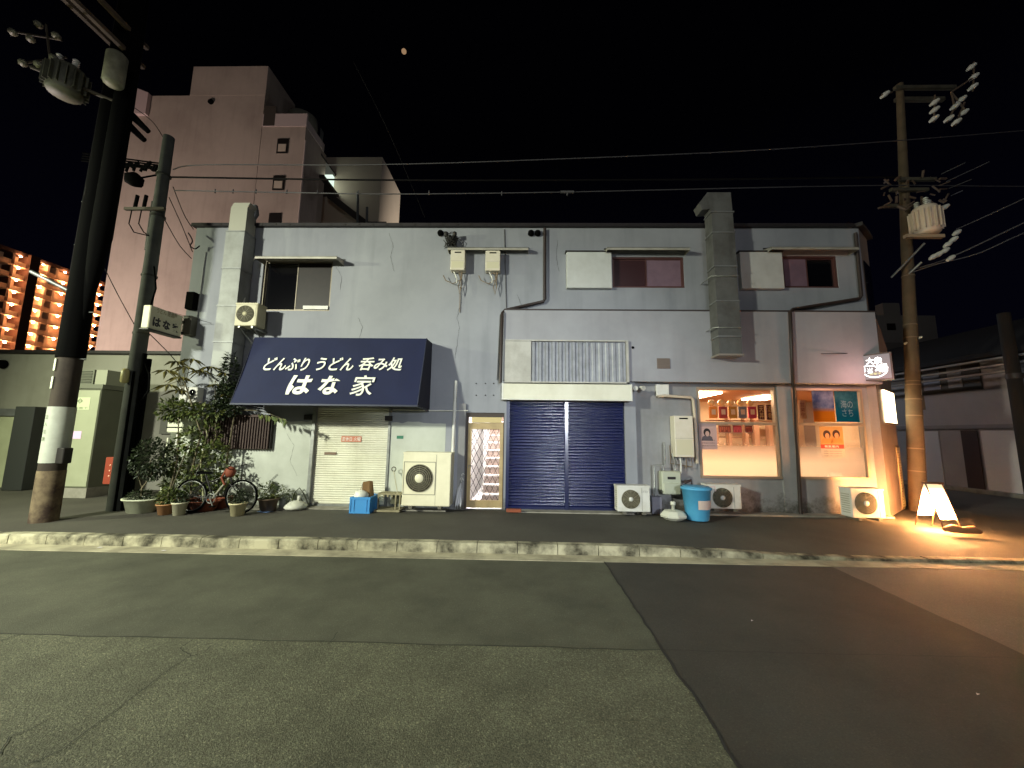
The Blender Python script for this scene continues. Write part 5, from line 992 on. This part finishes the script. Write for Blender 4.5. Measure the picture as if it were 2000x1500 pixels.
for k, (z_, h_) in enumerate(((W(115, 770, py_)[1], .22), (W(117, 742, py_)[1]+.06, .22))):
    g_ = rad(-118); n_ = Vector((math.cos(g_), math.sin(g_), 0)); tx = Vector((-math.sin(g_), math.cos(g_), 0)); finish('number_plate', MB().obox(Vector((px_, py_, z_+.2))+n_*.178, tx, n_, (0, 0, 1), .05, .004, h_/2), M('plate_white', (214, 218, 196), .6), t)
finish('side_box', MB().box(px_+.14, px_+.28, py_-.1, py_+.05, W(128, 905, py_)[1], W(128, 880, py_)[1]+.05, .01), dark, t)
for z in (5.2, 7.6, 8.6): mb = MB(); rings(mb, px_, py_, [z], .172); finish('steel_band', mb, galv, t)
for k in range(10): z = 2.6+k*.45; sg = 1 if k % 2 else -1; finish('step_bolt', MB().tube([(px_+sg*.14, py_, z), (px_+sg*.3, py_, z)], .009, 5), galv, t)
cm = M('crossarm', (84, 80, 66), .7, .1, col2=(56, 50, 42), scale=4, amt=.8)
def insul(mb, o, s_=1):
    for k in range(4): mb.lathe((o[0], o[1], o[2]+k*.06*s_), [(.03*s_, 0), (.07*s_, .015*s_), (.03*s_, .05*s_)], 10)
def trafo(par, x, y, z, r, h_, mt=None):
    mt = mt or M('trafo_grey', (92, 92, 78), .6, col2=(60, 58, 48), scale=4, amt=.8)
    o = finish('transformer', MB().lathe((x, y, z), [(r*.9, 0), (r, .04), (r, h_-.05), (r*.92, h_), (r*.5, h_+.06)], 20), mt, par)
    m_ = MB()
    for k in range(18): g_ = k*math.pi/9; m_.obox((x+(r+.03)*math.cos(g_), y+(r+.03)*math.sin(g_), z+h_*.5), (math.cos(g_), math.sin(g_), 0), (-math.sin(g_), math.cos(g_), 0), (0, 0, 1), .035, .006, h_*.36)
    finish('cooling_fins', m_, mt, o)
    m_ = MB()
    for k in range(3): g_ = k*2.1; insul(m_, (x+r*.5*math.cos(g_), y+r*.5*math.sin(g_), z+h_+.03), .8)
    finish('bushing', m_, white, o); return o
q = P3(125, 185, 6.5); trafo(t, q.x, q.y, q.z, .26, .55); q = P3(220, 165, 6.45); finish('fuse_case', MB().lathe(q, [(.14, 0), (.16, .04), (.16, .62), (.1, .68)], 16), M('trafo_pale', (128, 126, 106), .6, col2=(84, 82, 66), scale=5, amt=.8), t)
for k in range(7): q = P3((25, 60, 75, 110, 45, 75, 105)[k], (55, 68, 40, 62, 115, 118, 105)[k]+8, 6.3); finish('insulator', MB().tube([q+Vector((-.09, .05, .04)), q, q+Vector((.07, -.04, -.03))], [.03, .07, .03], 8), M('trafo_pale', (128, 126, 106), .6), t)
for uv in ((15, 60, 120, 78), (35, 124, 130, 112), (90, 48, 100, 130)): finish('support_arm', MB().tube([P3(uv[0], uv[1], 6.35), P3(uv[2], uv[3], 6.4)], .02, 5), M('arm_dark', (60, 52, 40), .7), t)
q = P3(150, 200, 6.5); finish('support_arm', MB().tube([P3(240, 205, 6.8), P3(60, 130, 6.3)], .035, 6), M('arm_dark', (60, 52, 40), .7), t)
for (u, v, L_) in ((288, 95, 2.2), (280, 132, 2.2), (245, 112, 2.0)): q = P3(u, v, 7.1); finish('crossarm', MB().obox(q+Vector((0, -L_/2, 0)), (1, 0, 0), (0, 1, 0), (0, 0, 1), .04, L_/2, .04), M('arm_rust', (92, 76, 58), .7, col2=(60, 48, 36), scale=6, amt=.8), t)
mb = MB().tube([(px_-.05, py_-.1, W(122, 575, py_)[1]), P3(60, 530, py_-.35)+Vector((0, 0, 0))], .035, 8); finish('lamp_arm', mb, galv, t)
mb = MB()
for (u, v) in ((270, 238), (262, 255)):
    q = P3(u, v, 7.0); mb.tube([q+Vector((-.22, -.1, .2)), q+Vector((-.1, -.05, .1)), q+Vector((.14, .1, -.14))], [.02, .075, .05], 8)
finish('cable_joint', mb, black, t)
# second pole
qx, qy = W(300, 480, 7.9)[0], 7.9; ztp = W(331, 268, qy)[1]
t = thing('utility_pole', 'thinner grey utility pole at the left corner of the building with black conduits', 'utility pole', (qx, qy, .14))
finish('shaft', MB().tube([(qx, qy, .1), (qx, qy, ztp)], [.15, .105], 18), M('pole_green', (78, 80, 76), .85, col2=(56, 58, 54), scale=3, amt=.7, streak=.4), t)
zc_ = W(275, 700, qy)[1]
for k, (dx, dy, r_, zt__) in enumerate(((.17, -.02, .04, zc_+.1), (.20, .06, .045, zc_), (.10, -.13, .022, zc_-.3))): finish('conduit', MB().tube([(qx+dx, qy+dy, .14), (qx+dx, qy+dy, zt__)], r_, 10), black if k < 3 else M('conduit_pale', (92, 98, 88), .5), t)
finish('conduit', MB().tube([(qx+.2, qy-.02, zc_-.1), (qx+.33, qy-.02, zc_-.35), (qx+.36, qy-.02, zc_-.7), (qx+.2, qy-.02, zc_-.95)], .02, 8), black, t)
mb = MB(); z = W(310, 415, qy)[1]; mb.box(qx-.62, qx+.28, qy-.17, qy-.11, z-.03, z+.03); finish('crossarm', mb, M('arm_dark', (60, 52, 40), .7), t)
for dx in (-.40, -.2): finish('fuse', MB().tube([(qx+dx, qy-.14, z+.04), (qx+dx+.02, qy-.14, z+.32)], .035, 8), black, t)
mb = MB()
for dx in (-.46, -.24): mb.tube([(qx+dx, qy-.14, z), (qx+dx-.02, qy-.14, z-.35), (qx+dx+.12, qy-.14, z-.55), (qx-.02, qy-.12, z-.62)], .012, 5)
finish('drop_wire', mb, black, t)
z2 = W(318, 325, qy)[1]; mb = MB(); rs = random.Random(4)
for k in range(26): x = qx-.12-k*.055; mb.tube([(x, qy-.05, z2+rs.uniform(-.05, .1)), (x-.05, qy-.05, z2+rs.uniform(-.18, -.02))], .028, 5)
for k in range(4): mb.tube([(qx, qy, z2+.06-k*.05), (qx-1.6, qy-.3, z2+.1-k*.06)], .018, 5)
finish('splice_bundle', mb, black, t)
mb = MB(); pz_ = P3(262, 350, qy-.1); mb.lathe(pz_, [(.04, -.16), (.16, -.1), (.17, .05), (.05, .15)], 9); mb.tube([pz_, (qx, qy, z2-.18)], .02, 5); finish('cable_closure', mb, black, t)
mb = MB(); mb.tube([(qx-.13, qy, z-.9), (qx-.13, qy, z+.25)], .05, 8); rings(mb, qx, qy, [z-.1, z+.9, z-1.5, z-2.8], .14); finish('band_clamp', mb, M('band_dark', (44, 44, 36), .6), t)
finish('cable_loop', MB().tube([(qx+.13, qy-.05, z-1.3), (qx+.24, qy-.05, z-1.8), (qx+.14, qy-.05, z-2.4)], .016, 6), black, t)
a, b, c, d = RC(237, 716, 252, 748, qy-.2); finish('warning_lamp', MB().lathe(((a+b)/2, qy-.2, c), [(.05, 0), (.07, .03), (.07, .25), (.04, .3)], 12), M('lamp_cover', (196, 186, 130), .4), t)
# right pole
kx_, ky_ = W(1772, 800, 9.4)[0], 9.4
t = thing('utility_pole', 'concrete utility pole lit orange at the street corner with a finned transformer', 'utility pole', (kx_, ky_, .14))
ztp = W(1752, 175, ky_)[1]
ktop = P3(1757, 165, ky_); kb = Vector((kx_-.03, ky_, .05))
def kp(z): return kb+(ktop-kb)*((z-.05)/(ktop.z-.05))
finish('shaft', MB().tube([kb, ktop], [.165, .075], 20), M('pole_right', (94, 80, 60), .85, col2=(70, 58, 42), scale=3, amt=.7, bump=.15, bscale=30), t)
mb = MB(); rr2 = lambda z: .167-.08*(z/ztp)
for v in (540, 635, 660, 745, 752, 780, 812, 876, 920): z = W(1772, v, ky_)[1]; finish('steel_band', MB().tube([kp(z-.012), kp(z+.012)], rr2(z)+.004, 18), M('band_dull', (120, 104, 84), .8), t)
a, b, c, d = RC(1785, 728, 1794, 792, ky_-.1); finish('side_plate', MB().box(kx_+.17, kx_+.27, ky_-.12, ky_-.02, c+.25, d), cream, t)
finish('side_plate', MB().box(kx_+.17, kx_+.3, ky_-.13, ky_-.02, c-.1, c+.24), M('dark_box', (60, 56, 50), .6), t)
z = W(1795, 664, ky_)[1]; finish('bracket_arm', MB().tube([(kx_+.12, ky_, z-.1), (kx_+.45, ky_-.1, z+.05)], .03, 6), cream, t)
z = W(1800, 178, ky_)[1]
xL, xRr = W(1740, 175, ky_)[0], W(1858, 180, ky_)[0]
finish('crossarm', MB().box(xL, xRr, ky_-.14, ky_-.05, z-.04, z+.05), cm, t); finish('crossarm', MB().box(xL+.15, xRr-.15, ky_+.02, ky_+.11, z-.24, z-.14), cm, t)
i = 0
for (u, v) in ((1897, 131), (1902, 150), (1900, 170), (1878, 194), (1825, 200), (1825, 215), (1824, 232), (1865, 208), (1882, 220), (1868, 238), (1853, 232), (1728, 185)):
    m_ = MB(); q = P3(u, v, ky_-.3); m_.tube([q+Vector((-.07, .05, -.05)), q, q+Vector((.08, -.03, .06))], [.03, .065, .04], 8); finish('insulator', m_, white, t)
mb = MB()
for (u0_, v0_, u1_, v1_) in ((1858, 180, 1903, 150), (1903, 122, 1900, 178), (1858, 180, 1884, 214), (1826, 186, 1824, 238), (1858, 180, 1866, 214), (1866, 208, 1850, 238), (1884, 200, 1866, 244), (1742, 180, 1722, 186)): mb.tube([P3(u0_, v0_, ky_-.25), P3(u1_, v1_, ky_-.3)], .022, 6)
mb.tube([P3(1762, 178, ky_), P3(1757, 205, ky_), P3(1760, 330, ky_)], .02, 6)
finish('hanger', mb, M('arm_dull', (96, 80, 66), .6), t)
for (x0, v0, x1, dy) in ((1728, 378, 1800, -.15), (1745, 358, 1815, -.15), (1735, 398, 1800, .1)):
    za_ = W(1770, v0, ky_)[1]; finish('crossarm', MB().box(W(x0, v0, ky_)[0], W(x1, v0, ky_)[0], ky_+dy-.04, ky_+dy+.04, za_-.04, za_+.04), cm, t)
mb = MB(); rs = random.Random(8)
for k in range(34):
    mb = MB(); q = P3(rs.uniform(1725, 1850), rs.uniform(345, 405), ky_+rs.uniform(-.4, .1)); mb.tube([q, q+Vector((rs.uniform(-.25, .25), rs.uniform(-.1, .1), rs.uniform(-.25, .15)))], rs.uniform(.012, .035), 5); finish('wire_clamp', mb, M('hardware', (92, 74, 62), .6), t)
q = P3(1812, 458, ky_-.45); trafo(t, q.x, q.y, q.z, .24, .68, M('trafo_pale2', (214, 196, 176), .5))
finish('platform', MB().box(kx_, q.x+.35, q.y-.05, q.y+.05, q.z-.09, q.z-.01), M('arm_pale', (170, 150, 124), .6), t)
mb = MB().tube([(kx_, ky_, q.z-.9), (kx_+.6, ky_-.3, q.z-.15)], .025, 6); mb.tube([P3(1775, 535, ky_-.1), P3(1800, 512, ky_-.3)], .03, 6); finish('strut', mb, galv, t)
for k, (u, v) in enumerate(((1822, 502), (1833, 497), (1845, 490), (1862, 468), (1850, 478), (1868, 455), (1856, 505), (1845, 405))):
    m_ = MB(); q2 = P3(u, v, ky_-.5); m_.tube([q2+Vector((-.08, 0, -.05)), q2, q2+Vector((.09, 0, .06))], [.03, .06, .04], 8); finish('fuse_cutout', m_, white, t)
# far right dark pole
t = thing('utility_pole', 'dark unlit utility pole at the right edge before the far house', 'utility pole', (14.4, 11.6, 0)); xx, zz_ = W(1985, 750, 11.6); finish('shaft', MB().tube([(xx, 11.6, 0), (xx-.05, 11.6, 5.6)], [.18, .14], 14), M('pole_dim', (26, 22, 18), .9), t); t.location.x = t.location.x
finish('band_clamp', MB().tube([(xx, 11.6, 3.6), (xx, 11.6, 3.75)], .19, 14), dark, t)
# ------------------------------------------------------------------ cables
cab = M('cable_black', (16, 14, 14), .8, spec=.12); cabl = M('cable_grey', (72, 70, 72), .5)
def cable(label, pts, r, mt=cab, group='overhead cables over the street'):
    P_ = [Vector(p) for p in pts]; out = []
    for i in range(len(P_)-1):
        p0, p1, p2, p3 = P_[max(i-1, 0)], P_[i], P_[i+1], P_[min(i+2, len(P_)-1)]
        for k in range(8): s_ = k/8; out.append(.5*((2*p1)+(-p0+p2)*s_+(2*p0-5*p1+4*p2-p3)*s_**2+(-p0+3*p1-3*p2+p3)*s_**3))
    out.append(P_[-1]); return solo('overhead_cable', MB().tube(out, r, 5), mt, label, 'cable', group)
cable('topmost long overhead cable rising to the upper right', [P3(338, 331, 7.9), P3(400, 322, 7.9), P3(700, 322, 8), P3(1000, 314, 8.1), P3(1500, 292, 8.6), P3(2000, 255, 9.2), P3(2300, 225, 9.6)], .012, cabl)
cable('thick middle overhead cable running straight to the right pole', [P3(335, 346, 7.9), P3(780, 352, 8), P3(1300, 351, 8.6), P3(1760, 346, 9.3)], .02)
cable('lowest thin overhead cable with small clips crossing above the roof', [P3(340, 372, 7.9), P3(560, 376, 8), P3(780, 379, 8.1), P3(1110, 375, 8.5), P3(1500, 366, 8.9), P3(1760, 362, 9.3), P3(2000, 364, 9.6), P3(2300, 362, 10)], .013, cabl)
mb = MB()
for u in (420, 455, 500, 560, 620, 700, 838, 980): q = P3(u, 374+abs(u-300)*.008, 8.0); mb.tube([q+Vector((0, 0, -.03)), q+Vector((0, 0, .07))], .014, 5)
q = P3(1108, 375, 8.48); mb.tube([q+Vector((-.16, 0, 0)), q+Vector((.16, 0, 0))], .035, 7); mb.tube([q, q+Vector((0, 0, -.1))], .02, 5)
tag(finish('cable_clips', mb, cabl), 'row of small clips and a joint on the lowest long cable', 'cable clips', kind='stuff')
cable('upper cable leaving the transformer to the right edge', [P3(1868, 448, 8.9), P3(2000, 388, 8.3), P3(2400, 200, 7)], .014, cabl)
cable('middle cable leaving the right pole beneath the transformer', [P3(1776, 528, 9.3), P3(1850, 505, 9.0), P3(2000, 435, 8.3), P3(2400, 240, 7)], .018, cabl)
cable('lower of the cables leaving the right pole to the right edge', [P3(1776, 534, 9.3), P3(1830, 516, 9.0), P3(1910, 495, 8.7), P3(2000, 455, 8.3), P3(2400, 280, 7)], .014, cabl)
for k, (u0_, v0_, u1_, v1_, lb) in enumerate(((1838, 340, 1885, 318, 'topmost'), (1848, 355, 1932, 316, 'second'), (1853, 368, 1898, 350, 'third'), (1858, 382, 1880, 372, 'lowest'))): cable(lb+' of the four short wires rising right from the pole hardware', [P3(u0_, v0_, 9.0), P3(u1_, v1_, 8.6)], .011, cabl, 'short wires beside the right pole')
cable('faint cable slanting down from the sky to the roof left of the water heaters', [P3(690, 120, 7), P3(760, 260, 7.6), P3(830, 425, 8.5)], .006)
for k, (pp, lb) in enumerate(((((338, 365), (360, 420), (378, 448)), 'upper cable falling from the thin pole to the roof corner'), (((330, 385), (355, 440), (376, 492)), 'lower cable falling from the thin pole to the left wall'), (((322, 430), (350, 478), (374, 505)), 'lowest service wire from the thin pole to the left wall'), (((262, 210), (300, 240), (326, 282)), 'cable from the big pole joint to the thin pole top'), (((205, 525), (230, 575), (263, 635)), 'cable slanting between the big pole and the projecting sign'), (((290, 650), (330, 690), (355, 720)), 'thin wire falling behind the projecting sign to the plants'))): cable(lb, [P3(u, v, 7.9+.15*j) for j, (u, v) in enumerate(pp)], .009, cab, 'service wires near the thin pole')
cable('loose wire coil at the left roof corner', [P3(368, 455, 8.4), P3(376, 470, 8.35), P3(372, 480, 8.4), P3(381, 486, 8.45), P3(390, 480, 8.5)], .014, cab, 'service wires near the thin pole')
# ------------------------------------------------------------------ pink apartment block behind
YP = 22.0; px0 = W(215, 440, YP)[0]; px1 = W(588, 350, YP)[0]; zr = W(330, 187, YP)[1]; zr2 = W(560, 247, YP)[1]; zp = W(440, 130, YP)[1]
pxa, pxb = W(372, 180, YP)[0], W(519, 180, YP)[0]
pk = thing('apartment_block', 'tall pinkish windowless apartment block with roof tower behind the shop', 'building', ((px0+px1)/2, YP, 0))
yd = WX(638, 300, px1)[0]
mb = MB().box(W(205, 560, YP)[0], pxb-.01, YP, yd, 0, zr); mb.box(pxb, px1, YP+.02, yd, 0, zr2); finish('wall', mb, pinkw, pk)
yt2 = WX(578, 190, pxb)[0]
mb = MB().box(pxa, pxb, YP-.01, yt2, zr+.001, zp); finish('roof_tower', mb, pinkw, pk)
mb = MB().box(pxb+.01, px1+.03, YP-.02, YP+.12, zr2+.001, zr2+.9); mb.box(px1-.1, px1+.03, YP+.13, yd-.4, zr2+.001, zr2+.55); finish('parapet', mb, M('parapet', (204, 184, 178), .8), pk)
xw = W(262, 300, YP)[0]; yw = WX(262, 172, W(287, 187, YP)[0])[0]
xw = W(238, 560, YP)[0]; yw = WX(205, 560, xw)[0]; xz0, xz1 = P3(259, 168, YP-.3), P3(287, 187, YP-.3); mb = MB().prism([(xz0.x, zr-1.5), (xz1.x, zr-1.5), (xz1.x, zr), (xz0.x, xz0.z)], YP-.25, YP-.02); finish('roof_fin', mb, M('wing_wall', (206, 180, 176), .85), pk)
mb = MB().lathe((pxb+1.0, yt2-.5, zp-2.2), [(.9, -1), (1, 0), (.98, .6), (.3, 1.1)], 16); finish('water_tank', mb, M('tank', (150, 146, 130), .6), pk)
for (x0, y0, x1, y1, lit) in ((543, 273, 561, 298, 1), (535, 345, 554, 370, 1), (527, 418, 547, 440, 0)):
    a, b, c, d = RC(x0, y0, x1, y1, YP); f_ = finish('window', MB().box(a-.05, b+.05, YP-.04, YP+.01, c-.05, d+.05), dark, pk)
    if lit: finish('pane', MB().box(a+.05, b-.05, YP-.06, YP-.041, c+.05, c+(d-c)*.62), M('blind_pale', (206, 190, 170), .7), f_)
p = P3(413, 200, YP); finish('round_vent', MB().lathe(p, [(.16, 0), (.18, -.1), (.08, -.14)], 14, 'y'), black, pk)
a, b, c, d = RC(516, 208, 538, 246, YP); finish('roof_hatch', MB().box(a, b, YP-.03, YP+.0, c, d), M('hatch', (70, 62, 54), .8), pk)
pipe('downpipe', [P3(597, 275, YP-.1), P3(582, 445, YP-.1)], .07, M('pipe_pale', (200, 180, 170), .7), pk)
mb = MB(); zrail = zr2+.56
for k in range(9): y = YP+2+k*(yd-YP-3)/9; mb.tube([(px1, y, zr2+.5), (px1, y, zr2+1.3)], .03, 4)
mb.tube([(px1, YP+2, zr2+1.3), (px1, yd-1, zr2+1.3)], .03, 4); finish('railing', mb, galv, pk)
YQ = yd+1.5; qx0 = px1-2; qx1 = W(745, 340, YQ)[0]; zq = W(700, 307, YQ)[1]
wg = thing('rear_apartment_wing', 'lower cream wing with outside stairs adjoining the tall pink block', 'building', (qx1, YQ, 0))
ydd = WX(782, 380, qx1)[0]
finish('wall', MB().box(qx0, qx1, YQ, ydd, 0, zq), M('wing_cream', (196, 182, 164), .85, col2=(176, 160, 142), scale=.3, amt=.5), wg)
a, b, c, d = RC(625, 342, 649, 371, YQ-.3); finish('lit_stair_alcove', MB().box(a, b, YQ-.35, YQ-.05, c, d), EM('alcove_glow', (.80, 1, .84), 1.1), wg)  # glowing box added in place of the stair's lamplit alcove wall
finish('landing', MB().box(a-.6, b+.4, YQ-2.2, YQ-.01, c-.35, c-.15), M('stair_steel', (60, 52, 50), .7), wg); finish('landing', MB().box(a-.6, b+.1, YQ-2.2, YQ-.01, d+.1, d+.25), M('stair_steel', (60, 52, 50), .7), wg)
pa, pb = P3(640, 372, YQ-1), P3(716, 430, YQ-1); up3 = Vector((0, 0, .55))
mb = MB().hexa([pa-up3, pb-up3, pb-up3+Vector((0, .1, 0)), pa-up3+Vector((0, .1, 0)), pa, pb, pb+Vector((0, .1, 0)), pa+Vector((0, .1, 0))]); mb.box(pb.x-.2, pb.x+1.4, YQ-1, YQ-.9, pb.z-.9, pb.z-.1); finish('outside_stair', mb, M('stair_steel', (60, 52, 50), .7), wg)
for (u, v) in ((699, 375), (717, 405)): q0, q1 = P3(u, v, YQ-1.2), P3(u-1, 440, YQ-1.2); finish('stair_post', MB().tube([q0, q1], .09, 6), grey, wg)
lamp('stairway_light', 'POINT', (P3(640, 352, YQ-1.2)), 26, (.85, 1, .85), .2)
# ------------------------------------------------------------------ far apartment tower with corridor lamps, left
XT = -118.0; dk = M('tower_dark', (74, 46, 36), .9); tw = M('tower_wall', (226, 190, 160), .85)
y_of = lambda u, v=600: WX(u, v, XT)[0]
yl, yr2 = y_of(-70), y_of(204, 600); ztop = WX(70, 508, XT)[1]
tb = thing('apartment_tower', 'distant apartment tower with rows of orange corridor lights at the left', 'building', (XT, (yl+yr2)/2, 0), None)
finish('wall', MB().box(XT-12, XT-2.2, yl, yr2, 0, ztop+.5), tw, tb)
fl = 2.95; nfl = 12
for k in range(nfl):
    z = ztop-(k+1)*fl
    finish('floor_slab', MB().box(XT-2.2, XT+.5, yl, yr2, z-.12, z+.12), tw, tb)
    finish('corridor_parapet', MB().box(XT-.18, XT-.02, yl, yr2, z+.13, z+1.15), tw, tb)
finish('floor_slab', MB().box(XT-2.3, XT+.1, yl, yr2, ztop-.1, ztop+.7), dk, tb)
for (u0_, u1_) in ((34, 52),):
    finish('pier', MB().box(XT-2.2, XT+.9, y_of(36), y_of(56), 0, ztop+.6), dk, tb)
for u in (8, 82, 100, 146, 178): finish('pier', MB().box(XT-2.2, XT+.05, y_of(u)-.25, y_of(u)+.25, 0, ztop), dk if u < 20 else tw, tb)
cl = EM('corridor_lamp', (1, .50, .22), 420)
for k in range(nfl):
    z = ztop-(k+1)*fl
    for u in (20, 68, 114, 188): finish('corridor_lamp', MB().lathe((XT+.2, y_of(u)+.0, z+fl-.5), [(.05, -.12), (.19, -.06), (.19, .06), (.05, .12)], 8), cl, tb)
# ------------------------------------------------------------------ right: far house across the side street
XH = 15.8; hw = thing('corner_house', 'dim two storey house with dark eaves across the side street', 'house', (XH, 15, 0))
zE = WX(1900, 700, XH)[1]; yA = 26; yB = 8.5
zgo = WX(1900, 833, XH)[1]
finish('wall', MB().box(XH, XH+8, yB, yA, 0, zE-.1), M('house_wall', (150, 150, 152), .8, col2=(128, 128, 130), scale=.6, amt=.5), hw)
mb = MB().hexa([(XH-.7, yB-.5, zE-.15), (XH+9, yB-.5, zE-.15), (XH+9, yA, zE-.15), (XH-.7, yA, zE-.15), (XH-.7, yB-.5, zE), (XH+5, yB-.5, zE+2.2), (XH+5, yA, zE+2.2), (XH-.7, yA, zE)]); finish('roof', mb, M('roof_dark', (22, 20, 22), .9), hw)
for k in range(3): finish('eave_line', MB().box(XH-.72-k*.02, XH-.62, yB-.5, yA, zE-.28-k*.22, zE-.22-k*.22), M('eave_grey', (130, 126, 122), .6), hw)
finish('belt_course', MB().box(XH-.06, XH-.001, yB, yA, zgo-.08, zgo+.06), M('belt', (120, 120, 122), .8), hw)
wz0, wz1 = WX(1870, 757, XH)[1], WX(1870, 716, XH)[1]
yy0, yy1 = WX(1800, 740, XH)[0], WX(1918, 740, XH)[0]
f_ = finish('window_band', MB().box(XH-.05, XH-.002, yy1, yy0, wz0-.15, wz1+.15), M('band_dark', (22, 22, 26), .6), hw)
for (u0_, u1_, mt) in ((1806, 1838, M('pane_blue', (108, 116, 134), .4)), (1854, 1882, M('pane_grey', (112, 114, 116), .4))): ya_, yb_ = WX(u0_, 740, XH)[0], WX(u1_, 740, XH)[0]; finish('pane', MB().box(XH-.07, XH-.051, yb_, ya_, wz0, wz1), mt, f_)
dz = WX(1900, 835, XH)[1]; ya_, yb_ = WX(1883, 880, XH)[0], WX(1915, 880, XH)[0]; finish('door', MB().box(XH-.04, XH-.003, yb_, ya_, .05, dz-.1), M('door_dark', (46, 32, 28), .7), hw)
for (u0_, u1_) in ((1790, 1838), (1922, 1990)): ya_, yb_ = WX(u0_, 880, XH)[0], WX(u1_, 880, XH)[0]; finish('garage_shutter', MB().box(XH-.03, XH-.002, yb_, ya_, .05, dz-.12), M('shutter_pale', (190, 192, 194), .6), hw)
finish('plinth', MB().box(XH-.3, XH-.001, yB, yA, 0, .12), conc, hw)
YG = 60; a, b, c, d = RC(1712, 616, 1832, 700, YG); t = thing('distant_block', 'pale grey flat roofed building far behind the right pole', 'building', ((a+b)/2, YG, 0)); finish('wall', MB().box(a, b, YG, YG+12, 0, d), M('far_grey', (150, 146, 144), .9), t)
a2_, b2_, c2_, d2_ = RC(1732, 632, 1748, 645, YG); finish('window', MB().box(a2_, b2_, YG-.1, YG-.01, c2_, d2_), dark, t); finish('roof_box', MB().box(a+2, a+4.6, YG+.5, YG+4, d+.01, d+2.2), M('far_grey', (150, 146, 144), .9), t)
a2_, b2_, c2_, d2_ = RC(1713, 650, 1733, 700, YG); finish('low_part', MB().box(a-6, b+2, YG-6, YG-.02, 0, c+1), M('far_grey2', (110, 106, 104), .9), t)
lamp('street_or_fill_light', 'POINT', (11.5, 40, 7), 700, (.9, .9, 1.0), .3)
lamp('street_or_fill_light', 'POINT', (10.6, 19, 6.5), 330, (.86, .92, 1.0), .3)
# moon
md_ = ray(789, 99).normalized()*1150; mo = MB().lathe((md_.x, md_.y, md_.z), [(.6, -5.2), (3.4, -4.2), (5.1, -1.8), (5.4, 0), (5.1, 1.8), (3.4, 4.2), (.6, 5.2)], 20)
mm = M('moon_rock', (60, 46, 38), 1, emit=(.36, .22, .12), es=.9); tag(finish('moon', mo, mm), 'small dim orange moon high in the black sky', 'moon')
# litter on the road
for k, (u, v, lb) in enumerate(((320, 1076, 'pale scrap of paper in the gutter at the left'), (1469, 1213, 'tiny white scrap on the dark asphalt'), (1910, 1357, 'small pale scrap on the dark asphalt at lower right'), (195, 1070, 'bent scrap in the gutter nearest the big pole'))):
    d_ = ray(u, v); s_ = (.012-H)/d_.z; q = Vector((d_.x*s_, d_.y*s_, .014)); w__ = .035 if k in (0, 3) else .012
    solo('litter', MB().add([q+Vector((-w__, -w__*.5, 0)), q+Vector((w__, -w__*.3, .006)), q+Vector((w__*.8, w__*.6, .002)), q+Vector((-w__*.5, w__*.5, .008))], [(0, 1, 2, 3)]), paper, lb, 'litter')
